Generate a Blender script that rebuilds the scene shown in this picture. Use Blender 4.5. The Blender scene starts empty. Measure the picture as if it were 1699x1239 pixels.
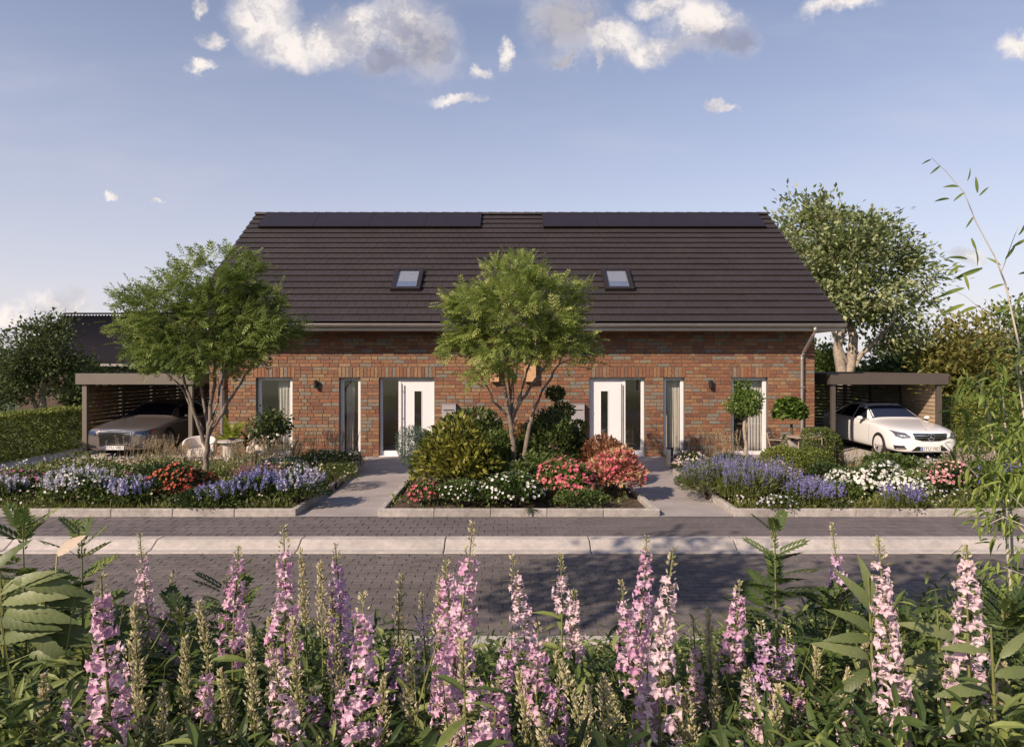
import bpy, math, random
import numpy as np
from mathutils import Vector, Matrix
from mathutils.bvhtree import BVHTree
rng = np.random.default_rng(7)
random.seed(7)
SC = bpy.context.scene
COL = SC.collection
R = math.radians
# ------------------------------------------------------------------ camera
EYE, F, CX, HZ = 2.5, 1142.0, 849.5, 607.0          # eye height, focal length and horizon in photo pixels
cam_d = bpy.data.cameras.new('camera'); cam = bpy.data.objects.new('camera', cam_d); COL.objects.link(cam)
cam.location = (0, 0, EYE); cam.rotation_euler = (R(90), 0, 0)
cam_d.sensor_width = 36; cam_d.lens = 36 * F / 1699; cam_d.shift_y = -(619.5 - HZ) / 1699
cam_d.clip_start = 0.05; cam_d.clip_end = 3000
SC.camera = cam
def PX(px, Y): return (px - CX) / F * Y
def PZ(py, Y): return EYE - (py - HZ) / F * Y
# ------------------------------------------------------------------ sun, sky, exposure
SUN = Vector((1.0, 1.0, -0.92)).normalized()          # direction the light travels
sd = bpy.data.lights.new('sun', 'SUN'); sun = bpy.data.objects.new('sun', sd); COL.objects.link(sun)
sd.energy = 5.0; sd.angle = R(0.5); sd.color = (1.0, 0.83, 0.66)
sun.rotation_euler = SUN.to_track_quat('-Z', 'Y').to_euler(); sun.location = (-20, -20, 25)
W = bpy.data.worlds.new('World'); SC.world = W; W.use_nodes = True
SC.view_settings.view_transform = 'Standard'; SC.view_settings.look = 'None'
SC.view_settings.exposure = 0.27; SC.view_settings.gamma = 1.0; SC.view_settings.use_curve_mapping = False
SC.cycles.use_denoising = True
SC.cycles.max_bounces = 6; SC.cycles.diffuse_bounces = 3; SC.cycles.glossy_bounces = 3
SC.cycles.transmission_bounces = 4; SC.cycles.transparent_max_bounces = 12
SC.cycles.caustics_reflective = False; SC.cycles.caustics_refractive = False

class NT:
    def __init__(s, tree): s.t = tree; s.n = tree.nodes; s.l = tree.links
    def add(s, typ, **kw):
        n = s.n.new(typ)
        for k, v in kw.items(): setattr(n, k, v)
        return n
    def link(s, a, b): s.l.new(a, b)
    def val(s, sock, v):
        if hasattr(v, 'is_output'): s.l.new(v, sock)
        else: sock.default_value = v
    def math(s, op, a, b=None, c=None, clamp=False):
        n = s.add('ShaderNodeMath', operation=op, use_clamp=clamp)
        s.val(n.inputs[0], a)
        if b is not None: s.val(n.inputs[1], b)
        if c is not None: s.val(n.inputs[2], c)
        return n.outputs[0]
    def vmath(s, op, a, b=None):
        n = s.add('ShaderNodeVectorMath', operation=op)
        s.val(n.inputs[0], a)
        if b is not None: s.val(n.inputs[1], b)
        return n
    def noise(s, vec, scale, detail=4, rough=0.55):
        n = s.add('ShaderNodeTexNoise'); n.inputs['Scale'].default_value = scale
        n.inputs['Detail'].default_value = detail; n.inputs['Roughness'].default_value = rough
        if vec is not None: s.link(vec, n.inputs['Vector'])
        return n
    def mix(s, fac, a, b, mode='MIX'):
        n = s.add('ShaderNodeMix', data_type='RGBA', blend_type=mode)
        s.val(n.inputs[0], fac); s.val(n.inputs[6], a); s.val(n.inputs[7], b)
        return n.outputs[2]
    def ramp(s, fac, stops, interp='LINEAR'):
        n = s.add('ShaderNodeValToRGB'); cr = n.color_ramp; cr.interpolation = interp
        while len(cr.elements) > 1: cr.elements.remove(cr.elements[-1])
        cr.elements[0].position = stops[0][0]; cr.elements[0].color = (*stops[0][1], 1)
        for p, c in stops[1:]:
            e = cr.elements.new(p); e.color = (*c, 1)
        s.link(fac, n.inputs[0]); return n.outputs[0]
    def smooth(s, x, lo, hi):
        n = s.add('ShaderNodeMapRange', interpolation_type='SMOOTHSTEP')
        s.val(n.inputs[0], x); n.inputs[1].default_value = lo; n.inputs[2].default_value = hi
        return n.outputs[0]

def build_world():
    t = NT(W.node_tree); t.n.clear()
    out = t.add('ShaderNodeOutputWorld')
    sky = t.add('ShaderNodeTexSky', sky_type='NISHITA', sun_disc=False)
    sky.sun_elevation = math.asin(-SUN.z); sky.sun_rotation = math.atan2(-SUN.x, -SUN.y)
    sky.altitude = 0; sky.air_density = 1.0; sky.dust_density = 0.4; sky.ozone_density = 2.0
    bg = t.add('ShaderNodeBackground'); bg.inputs[1].default_value = 0.12
    tint = t.mix(1.0, sky.outputs[0], (1.07, 0.94, 0.965, 1), 'MULTIPLY')
    W.cycles.sampling_method = 'MANUAL'; W.cycles.sample_map_resolution = 256
    t.link(tint, bg.inputs[0])
    tc = t.add('ShaderNodeTexCoord')
    sep = t.add('ShaderNodeSeparateXYZ'); t.link(tc.outputs['Generated'], sep.inputs[0])
    ay = t.math('MAXIMUM', t.math('ABSOLUTE', sep.outputs[1]), 0.08)
    u = t.math('DIVIDE', sep.outputs[0], ay); v = t.math('DIVIDE', sep.outputs[2], ay)
    cmb = t.add('ShaderNodeCombineXYZ'); t.link(u, cmb.inputs[0]); t.link(v, cmb.inputs[1])
    uv = cmb.outputs[0]
    n1 = t.noise(uv, 7.0, 4, 0.62)
    w1 = t.vmath('SCALE', t.vmath('SUBTRACT', n1.outputs['Color'], (0.5, 0.5, 0.5)).outputs[0]); w1.inputs['Scale'].default_value = 0.085
    n2 = t.noise(uv, 26.0, 6, 0.72)
    w2 = t.vmath('SCALE', t.vmath('SUBTRACT', n2.outputs['Color'], (0.5, 0.5, 0.5)).outputs[0]); w2.inputs['Scale'].default_value = 0.048
    p = t.vmath('ADD', t.vmath('ADD', uv, w1.outputs[0]).outputs[0], w2.outputs[0]).outputs[0]
    sxy = t.add('ShaderNodeSeparateXYZ'); t.link(p, sxy.inputs[0])
    def blobs(lst):
        acc = None
        for (px, py, rx, ry) in lst:
            a = t.vmath('SUBTRACT', p, ((px - CX) / F, (HZ - py) / F, 0)).outputs[0]
            b = t.vmath('MULTIPLY', a, (F / rx, F / ry, 0)).outputs[0]
            d = t.math('SUBTRACT', 1.0, t.vmath('LENGTH', b).outputs['Value'])
            acc = d if acc is None else t.math('MAXIMUM', acc, d)
        return acc
    white = [(432, 30, 68, 62), (478, 70, 74, 42), (550, 62, 80, 40), (608, 48, 78, 56), (672, 40, 66, 66),
             (1020, 62, 74, 40), (1105, 76, 105, 26), (1165, 34, 72, 46), (1100, 6, 62, 26),
             (352, 76, 26, 17), (332, 121, 30, 13), (332, 14, 15, 16), (760, 162, 50, 13), (838, 84, 17, 24), (790, 102, 18, 14),
             (1390, 8, 76, 22), (1688, 84, 44, 24), (1196, 177, 26, 9), (1598, 427, 38, 15), (104, 505, 60, 34), (22, 520, 44, 26),
             (180, 328, 15, 8), (255, 330, 14, 6), (993, 97, 10, 16)]
    grey = [(700, 70, 62, 62), (650, 100, 66, 26), (938, 42, 74, 58), (1214, 68, 40, 28), (935, 100, 24, 10), (1185, 60, 40, 30)]
    for k in range(8):                      # the same fair-weather clouds go on beyond the frame
        a = random.uniform(-3.2, 3.2); b = random.uniform(0.75, 1.6) if abs(a) < .9 else random.uniform(.12, 1.3)
        white.append((CX + a * F, HZ - b * F, random.uniform(60, 150), random.uniform(25, 55)))
    mw = t.smooth(blobs(white), -0.16, 0.72); mg = t.smooth(blobs(grey), -0.25, 0.85)
    mask = t.math('MAXIMUM', mw, t.math('MULTIPLY', mg, 0.9))
    gsh = t.math('MULTIPLY', mg, t.math('SUBTRACT', 1.12, t.math('MULTIPLY', mw, 0.30)), clamp=True)
    n3 = t.noise(t.vmath('ADD', p, (0.02, 0.02, 3.1)).outputs[0], 15.0, 4, 0.62)
    bump = t.smooth(n3.outputs['Fac'], 0.36, 0.60)
    cw = t.mix(bump, (0.58, 0.55, 0.58, 1), (0.98, 0.90, 0.84, 1))
    cg = t.mix(bump, (0.32, 0.31, 0.37, 1), (0.52, 0.49, 0.51, 1))
    cc = t.mix(gsh, cw, cg)
    cb = t.add('ShaderNodeBackground'); cb.inputs[1].default_value = 0.86; t.link(cc, cb.inputs[0])
    wisp = t.noise(t.vmath('MULTIPLY', uv, (1.0, 4.0, 1.0)).outputs[0], 2.2, 4, 0.6)
    haze = t.math('MULTIPLY', t.smooth(wisp.outputs['Fac'], 0.45, 0.8), 0.14)
    m2 = t.math('MULTIPLY', mask, t.math('ADD', .66, t.math('MULTIPLY', bump, .30)))
    veil = t.add('ShaderNodeBackground'); veil.inputs[0].default_value = (.635, .60, .65, 1)       # thin high haze, denser towards the horizon all round
    elev = t.math('MULTIPLY', t.math('POWER', t.math('SUBTRACT', 1.0, t.math('ABSOLUTE', sep.outputs[2]), clamp=True), 3.0), .92)
    vf = t.math('ADD', elev, haze, clamp=True)
    m0 = t.add('ShaderNodeMixShader'); t.link(vf, m0.inputs[0]); t.link(bg.outputs[0], m0.inputs[1]); t.link(veil.outputs[0], m0.inputs[2])
    ms = t.add('ShaderNodeMixShader'); t.link(m2, ms.inputs[0]); t.link(m0.outputs[0], ms.inputs[1]); t.link(cb.outputs[0], ms.inputs[2])
    t.link(ms.outputs[0], out.inputs[0])
build_world()

# ------------------------------------------------------------------ materials
def newmat(name):
    m = bpy.data.materials.new(name); m.use_nodes = True
    t = NT(m.node_tree); b = t.n['Principled BSDF']
    return m, t, b
def rnd_socket(t):
    a = t.add('ShaderNodeAttribute', attribute_name='rnd'); oi = t.add('ShaderNodeObjectInfo')
    return t.math('FRACT', t.math('ADD', a.outputs['Fac'], oi.outputs['Random']))
def mat(name, col, rough=0.6, var=0.12, scale=6.0, bump=0.0, bscale=40.0, metal=0.0, coat=0.0, spec=0.5, rnd=0.0, stain=0.0):
    m, t, b = newmat(name)
    tc = t.add('ShaderNodeTexCoord')
    n = t.noise(tc.outputs['Object'], scale, 6, 0.6)
    lo = tuple(c * (1 - var) for c in col); hi = tuple(min(1, c * (1 + var)) for c in col)
    c = t.ramp(n.outputs['Fac'], [(0.3, lo), (0.7, hi)])
    if rnd:
        k = t.math('ADD', 1 - rnd, t.math('MULTIPLY', rnd_socket(t), 2 * rnd))
        c = t.vmath('SCALE', c); t.link(k, c.inputs['Scale']); c = c.outputs[0]
    if stain:
        g = t.add('ShaderNodeNewGeometry'); sv = t.vmath('MULTIPLY', g.outputs['Position'], (.5, 1.2, 1.0)).outputs[0]
        n3 = t.noise(sv, 1.3, 8, .68); n4 = t.noise(g.outputs['Position'], 16.0, 5, .7)
        k3 = t.ramp(n3.outputs['Fac'], [(.30, (1 - stain, 1 - stain, 1 - stain)), (.52, (1, 1, 1)), (.72, (1 + stain, 1 + stain * .95, 1 + stain * .85))])
        k4 = t.ramp(n4.outputs['Fac'], [(.30, (1 - stain * .7,) * 3), (.6, (1.03, 1.03, 1.03))])
        c = t.mix(1.0, t.mix(1.0, c, k3, 'MULTIPLY'), k4, 'MULTIPLY')
    t.link(c, b.inputs['Base Color'])
    b.inputs['Roughness'].default_value = rough; b.inputs['Metallic'].default_value = metal
    b.inputs['Coat Weight'].default_value = coat; b.inputs['Coat Roughness'].default_value = 0.04
    b.inputs['Specular IOR Level'].default_value = spec
    if bump:
        n2 = t.noise(tc.outputs['Object'], bscale, 6, 0.65)
        bp = t.add('ShaderNodeBump'); bp.inputs['Strength'].default_value = bump; bp.inputs['Distance'].default_value = 0.01
        t.link(n2.outputs['Fac'], bp.inputs['Height']); t.link(bp.outputs[0], b.inputs['Normal'])
    return m
def leafmat(name, cols, transl=0.3, rough=0.5):
    m, t, b = newmat(name)
    r = rnd_socket(t)
    k = len(cols)
    c = t.ramp(r, [(i / max(1, k - 1), cols[i]) for i in range(k)])
    t.link(c, b.inputs['Base Color']); b.inputs['Roughness'].default_value = rough
    b.inputs['Specular IOR Level'].default_value = 0.35
    tr = t.add('ShaderNodeBsdfTranslucent'); t.link(c, tr.inputs['Color'])
    ms = t.add('ShaderNodeMixShader'); ms.inputs[0].default_value = transl
    t.link(b.outputs[0], ms.inputs[1]); t.link(tr.outputs[0], ms.inputs[2])
    t.link(ms.outputs[0], t.n['Material Output'].inputs[0])
    return m
def glassmat(name, tint=(0.96, 0.97, 0.965), ior=1.55):
    m, t, b = newmat(name); t.n.remove(b)
    fr = t.add('ShaderNodeLayerWeight'); fr.inputs[0].default_value = 0.5
    g = t.add('ShaderNodeBsdfGlossy'); g.inputs['Roughness'].default_value = 0.0
    tr = t.add('ShaderNodeBsdfTransparent'); tr.inputs[0].default_value = (*tint, 1)
    ms = t.add('ShaderNodeMixShader')
    f = t.math('ADD', t.math('MULTIPLY', t.math('POWER', fr.outputs['Facing'], 3.0), .8), 0.26, clamp=True)
    t.link(f, ms.inputs[0]); t.link(tr.outputs[0], ms.inputs[1]); t.link(g.outputs[0], ms.inputs[2])
    t.link(ms.outputs[0], t.n['Material Output'].inputs[0])
    return m
M = {}
def brickmat():
    m, t, b = newmat('brick_clay')
    r = rnd_socket(t)
    cols = [(0.255, 0.110, 0.054), (0.280, 0.138, 0.066), (0.220, 0.090, 0.048), (0.285, 0.165, 0.085), (0.190, 0.101, 0.064), (0.265, 0.119, 0.057), (0.200, 0.171, 0.135), (0.290, 0.149, 0.072), (0.235, 0.099, 0.050), (0.235, 0.182, 0.125), (0.185, 0.075, 0.044), (0.300, 0.187, 0.100), (0.260, 0.116, 0.058), (0.205, 0.182, 0.150), (0.265, 0.108, 0.054), (0.215, 0.105, 0.060)]
    c = t.ramp(r, [(i / len(cols), cols[i]) for i in range(len(cols))], 'CONSTANT')
    tc = t.add('ShaderNodeTexCoord'); geo = t.add('ShaderNodeNewGeometry')
    n = t.noise(geo.outputs['Position'], 22, 6, 0.65)
    st = t.ramp(n.outputs['Fac'], [(0.28, (.55, .52, .5)), (0.5, (1, 1, 1)), (0.72, (1.25, 1.2, 1.15))])
    n2 = t.noise(geo.outputs['Position'], 90, 4, 0.7)
    s2 = t.ramp(n2.outputs['Fac'], [(0.35, (.72, .7, .68)), (0.6, (1.08, 1.08, 1.08))])
    c = t.mix(1.0, t.mix(1.0, c, st, 'MULTIPLY'), s2, 'MULTIPLY')
    t.link(c, b.inputs['Base Color']); b.inputs['Roughness'].default_value = 0.72
    bp = t.add('ShaderNodeBump'); bp.inputs['Strength'].default_value = 0.5; bp.inputs['Distance'].default_value = 0.006
    t.link(n2.outputs['Fac'], bp.inputs['Height']); t.link(bp.outputs[0], b.inputs['Normal'])
    return m
M['brick'] = brickmat()
M['mortar'] = mat('mortar', (.125, .105, .085), .9, .2, 12, .4, 80)
M['white'] = mat('white_lacquer', (.80, .77, .77), .35, .02, 3)
M['door_white'] = mat('door_white', (.80, .765, .765), .4, .015, 2)
M['plaster'] = mat('interior_plaster', (.78, .70, .60), .8, .05, 2)
M['floor_in'] = mat('interior_floor', (.45, .37, .29), .5, .1, 3)
M['ceil'] = mat('soffit_board', (.62, .56, .50), .6, .05, 4)
M['curtain'] = leafmat('curtain_fabric', [(.82, .78, .73), (.86, .82, .77)], .25, .8)
M['glass'] = glassmat('window_glass')
M['tile'] = mat('roof_tile', (.036, .0275, .027), .6, .12, 9, .1, 60, rnd=.05, stain=0.22)
M['tile_far'] = mat('far_roof_tile', (.010, .008, .013), .8, .2, 4, spec=.2)
M['frame_dark'] = mat('dark_frame', (.022, .017, .017), .45, .1, 5)
M['pv'] = mat('solar_glass', (.022, .017, .022), .38, .1, 2, spec=.35)
M['zinc'] = mat('zinc', (.36, .32, .30), .42, .12, 7, .1, 30, metal=.55)
M['steel'] = mat('brushed_steel', (.42, .42, .45), .3, .05, 10, metal=.9)
M['black'] = mat('black_metal', (.012, .012, .013), .45, .1, 5)
M['letter'] = mat('letterbox_grey', (.36, .33, .34), .4, .04, 4)
M['birdwood'] = mat('pale_wood', (.55, .32, .17), .6, .15, 9, .2, 50)
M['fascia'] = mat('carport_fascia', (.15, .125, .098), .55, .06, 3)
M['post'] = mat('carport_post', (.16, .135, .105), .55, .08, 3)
M['fascia_shaded'] = mat('carport_fascia_shaded', (.085, .068, .056), .55, .06, 3)  # right fascia and posts: shade from the house put into a darker colour
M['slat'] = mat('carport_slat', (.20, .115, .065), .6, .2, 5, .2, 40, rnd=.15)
M['slat_sunlit'] = mat('carport_slat_sunlit', (.38, .28, .19), .6, .2, 5, .2, 40, rnd=.15)  # right screens: sunlight on the slats put into a lighter colour
M['concrete'] = mat('kerb_concrete', (.46, .41, .375), .85, .16, 5, .5, 120, rnd=.05, stain=0.22)
M['edging'] = mat('edging_concrete', (.40, .36, .33), .9, .2, 9, .5, 100, rnd=.05, stain=0.3)
M['path'] = mat('path_slab', (.34, .30, .29), .85, .10, 2.2, .25, 160, stain=0.16)
M['paver'] = mat('sidewalk_paver', (.135, .114, .112), .8, .2, 5, .4, 90, rnd=.07, stain=0.22)
M['roadpaver'] = mat('road_paver', (.140, .118, .110), .8, .22, 6, .6, 70, rnd=.08, stain=0.28)
M['joint'] = mat('joint_sand', (.07, .058, .053), .95, .3, 20)
M['gravel'] = mat('gravel', (.46, .41, .365), .95, .3, 60, 1.0, 140)
M['soil'] = mat('soil', (.085, .055, .036), .95, .4, 15, 1.0, 60)
M['grass_ground'] = mat('grass_ground', (.060, .085, .028), .95, .4, 5, .8, 60)
M['terrace'] = mat('terrace_slab', (.34, .29, .25), .85, .12, 3, .3, 90, stain=0.2)
M['bark'] = mat('bark', (.19, .15, .12), .85, .35, 12, .6, 50)
M['bark_dark'] = mat('bark_dark', (.07, .055, .045), .9, .35, 12, .6, 50)
M['bark_pale'] = mat('bark_pale', (.33, .27, .21), .85, .3, 8, .6, 40)
M['cane'] = mat('pale_cane', (.52, .46, .36), .7, .15, 9)
M['stem'] = mat('green_stem', (.16, .17, .055), .6, .25, 9)
M['stem_tan'] = mat('tan_stem', (.40, .33, .20), .7, .25, 9)
M['pot'] = mat('grey_pot', (.30, .27, .25), .7, .08, 4, .2, 50)
M['upholstery'] = mat('cream_upholstery', (.66, .59, .53), .9, .05, 5, .2, 150)
M['stone_table'] = mat('stone_table', (.45, .40, .36), .7, .15, 10, .2, 60)
M['teak'] = mat('weathered_teak', (.33, .255, .19), .7, .2, 8, .2, 50)
M['rubber'] = mat('rubber', (.015, .014, .014), .75, .1, 10)
M['rim'] = mat('alloy_rim', (.50, .47, .46), .35, .03, 5, metal=.35)
M['rim_dark'] = mat('wheel_barrel', (.05, .048, .048), .5, .05, 5)
M['chrome'] = mat('chrome', (.72, .70, .69), .12, .01, 5, metal=1.0)
M['carwhite'] = mat('white_car_paint', (.82, .80, .80), .3, .01, 2, coat=1.0)
M['cargrey'] = mat('bronze_grey_car_paint', (.23, .195, .185), .28, .02, 2, coat=1.0, metal=.5)
M['carglass'] = mat('car_glass', (.010, .012, .020), .03, .05, 2, spec=.9)
M['carglass_blue'] = mat('car_glass_blue', (.025, .034, .07), .03, .05, 2, spec=.9)
M['lamp_glass'] = mat('headlight_lens', (.10, .10, .115), .08, .3, 14, spec=.8)
M['lamp_core'] = mat('headlight_reflector', (.62, .62, .64), .15, .05, 6, metal=.9)
M['amber'] = mat('amber_lens', (.35, .08, .02), .15, .1, 6)
M['plastic'] = mat('black_plastic', (.012, .012, .013), .4, .1, 6)
M['plate'] = mat('number_plate', (.74, .72, .68), .45, .02, 5)
M['plate_blue'] = mat('plate_blue', (.06, .13, .40), .45, .02, 5)
M['plate_ink'] = mat('plate_ink', (.03, .03, .035), .5, .02, 5)
M['plate_yellow'] = mat('plate_yellow', (.70, .60, .20), .5, .02, 5)
M['bollard_white'] = mat('bollard_diffuser', (.70, .64, .55), .5, .03, 5)
M['bollard_yellow'] = mat('bollard_amber', (.62, .42, .10), .5, .03, 5)
# foliage
M['acer'] = leafmat('acer_leaf', [(.15, .215, .045), (.31, .37, .09), (.50, .53, .19)], 0.4)
M['acer2'] = leafmat('acer_leaf_left', [(.10, .155, .035), (.21, .275, .065), (.35, .40, .12)], 0.38)
M['bigtree'] = leafmat('big_tree_leaf', [(.13, .18, .055), (.27, .32, .12), (.48, .50, .27)], 0.36)
M['darktree'] = leafmat('dark_tree_leaf', [(.035, .055, .018), (.075, .105, .034), (.16, .19, .07)], 0.28)
M['goldtree'] = leafmat('golden_leaf', [(.13, .135, .035), (.23, .215, .06), (.34, .30, .095)], 0.32)
M['midtree'] = leafmat('mid_leaf', [(.07, .11, .03), (.14, .19, .05), (.22, .26, .085)], 0.32)
M['hedge'] = leafmat('hedge_leaf', [(.065, .095, .018), (.15, .19, .035), (.29, .31, .065)], 0.3)
M['laurel'] = leafmat('laurel_leaf', [(.06, .08, .015), (.15, .165, .03), (.34, .32, .065)], 0.3, .35)
M['darkbush'] = leafmat('dark_bush_leaf', [(.024, .045, .016), (.06, .09, .026), (.13, .165, .045)], 0.27, .4)
M['bluebush'] = leafmat('blue_green_leaf', [(.04, .07, .055), (.09, .135, .10), (.16, .21, .155)], 0.25)
M['greenbush'] = leafmat('green_bush_leaf', [(.035, .06, .015), (.085, .13, .03), (.17, .22, .06)], .3)
M['rust'] = leafmat('rust_leaf', [(.10, .04, .02), (.24, .10, .05), (.38, .19, .10), (.15, .16, .05)], .3)
M['pinkleaf'] = leafmat('pink_leaf', [(.42, .10, .10), (.55, .22, .16), (.36, .30, .12), (.60, .33, .22)], .3)
M['groundcover'] = leafmat('ground_cover_leaf', [(.045, .065, .015), (.10, .13, .03), (.19, .21, .06)], .3)
M['grassblade'] = leafmat('grass_blade', [(.09, .11, .025), (.17, .19, .05), (.28, .28, .10)], .35)
M['tangrass'] = leafmat('tan_grass', [(.30, .22, .13), (.44, .34, .21), (.56, .46, .32)], .35)
M['undergrowth'] = leafmat('undergrowth_leaf', [(.045, .075, .022), (.11, .155, .04), (.26, .30, .09)], 0.33)
M['bigleaf'] = leafmat('serrated_leaf', [(.11, .145, .05), (.20, .245, .095), (.33, .36, .17)], 0.32, .45)
def veins(m):
    t = NT(m.node_tree); b = t.n['Principled BSDF']; tc = t.add('ShaderNodeTexCoord'); sp = t.add('ShaderNodeSeparateXYZ'); t.link(tc.outputs['Object'], sp.inputs[0])
    ax = t.math('ABSOLUTE', sp.outputs[0]); ph = t.math('MULTIPLY', t.math('SUBTRACT', sp.outputs[1], t.math('MULTIPLY', ax, 1.1)), 34.0)
    w = t.math('POWER', t.math('ABSOLUTE', t.math('SINE', ph)), 6.0); mid = t.math('LESS_THAN', ax, .006)
    k = t.math('MAXIMUM', w, mid)
    col = b.inputs['Base Color'].links[0].from_socket
    n = t.noise(tc.outputs['Object'], 9, 5, .6); c2 = t.mix(t.math('MULTIPLY', n.outputs['Fac'], .7), col, (.06, .085, .025, 1)); c3 = t.mix(t.math('MULTIPLY', k, .12), c2, (.34, .36, .17, 1))
    t.link(c3, b.inputs['Base Color']); bp = t.add('ShaderNodeBump'); bp.inputs['Strength'].default_value = .07; bp.inputs['Distance'].default_value = .005; bp.invert = True; t.link(w, bp.inputs['Height']); t.link(bp.outputs[0], b.inputs['Normal'])
veins(M['bigleaf'])
M['willow'] = leafmat('willow_leaf', [(.10, .15, .03), (.20, .27, .055), (.34, .39, .10)], 0.38)
M['palm'] = leafmat('palm_leaf', [(.16, .22, .02), (.28, .36, .035), (.42, .48, .07)], .35)
M['redpalm'] = leafmat('red_palm_leaf', [(.09, .03, .02), (.16, .07, .03), (.25, .16, .05)], .3)
M['topiary'] = leafmat('topiary_leaf', [(.035, .07, .012), (.10, .165, .028), (.23, .31, .075)], .3, .35)
def fl(name, *cols): M[name] = leafmat('petal_' + name, list(cols), .3, .6)
fl('pinkpetal', (.58, .30, .46), (.70, .44, .58), (.80, .60, .69), (.64, .36, .53))
fl('lilacpetal', (.54, .30, .50), (.64, .42, .60), (.74, .56, .70))
fl('palepetal', (.72, .50, .58), (.80, .63, .67), (.76, .56, .60))
fl('cream', (.46, .42, .20), (.62, .56, .33), (.72, .62, .46), (.50, .49, .22))
fl('redflower', (.42, .055, .035), (.55, .10, .06), (.60, .18, .11))
fl('coral', (.60, .10, .14), (.70, .22, .22), (.62, .08, .20), (.74, .36, .26))
fl('blueflower', (.20, .20, .46), (.28, .28, .54), (.40, .38, .60))
fl('lilacflower', (.46, .43, .60), (.58, .55, .68), (.66, .64, .70))
fl('whiteflower', (.74, .72, .66), (.82, .80, .76), (.80, .76, .70))
fl('pinkflower', (.66, .24, .28), (.76, .40, .40), (.80, .52, .48))
fl('magenta', (.34, .07, .20), (.48, .14, .30), (.55, .24, .38))
fl('palepink', (.66, .48, .46), (.74, .60, .56), (.60, .44, .46))
fl('lavender', (.19, .155, .52), (.28, .245, .62), (.38, .34, .68))

# ------------------------------------------------------------------ mesh helpers
def np_mesh(name, V, Fc, rnd=None, smooth=False):
    V = np.ascontiguousarray(V, dtype=np.float32); Fc = np.ascontiguousarray(Fc, dtype=np.int32)
    me = bpy.data.meshes.new(name); k = Fc.shape[1]
    me.vertices.add(len(V)); me.vertices.foreach_set('co', V.ravel())
    me.loops.add(Fc.size); me.loops.foreach_set('vertex_index', Fc.ravel())
    me.polygons.add(len(Fc)); me.polygons.foreach_set('loop_start', np.arange(0, Fc.size, k, dtype=np.int32))
    me.polygons.foreach_set('use_smooth', np.full(len(Fc), bool(smooth)))
    me.update(calc_edges=True)
    if rnd is not None:
        a = me.attributes.new('rnd', 'FLOAT', 'POINT'); a.data.foreach_set('value', np.ascontiguousarray(rnd, dtype=np.float32))
    return me
def tag(o, label=None, cat=None, group=None, kind=None):
    if label: o['label'] = label
    if cat: o['category'] = cat
    if group: o['group'] = group
    if kind: o['kind'] = kind
    return o
def obj(name, me, m=None, parent=None, world=False, loc=None):
    o = bpy.data.objects.new(name, me); COL.objects.link(o)
    if m is not None:
        if len(me.materials) == 0: me.materials.append(m if not isinstance(m, str) else M[m])
    if parent is not None:
        o.parent = parent
        if world and parent.type == 'EMPTY': o.location = -parent.location
    if loc is not None: o.location = loc
    return o
def thing(name, label, cat, loc=(0, 0, 0), rz=0.0, group=None):
    o = bpy.data.objects.new(name, None); COL.objects.link(o); o.empty_display_size = .2
    o.location = loc; o.rotation_euler = (0, 0, rz)
    return tag(o, label, cat, group)
def copy_tree(o, parent=None):
    c = o.copy(); COL.objects.link(c); c.parent = parent
    for ch in o.children: copy_tree(ch, c)
    return c
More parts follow.
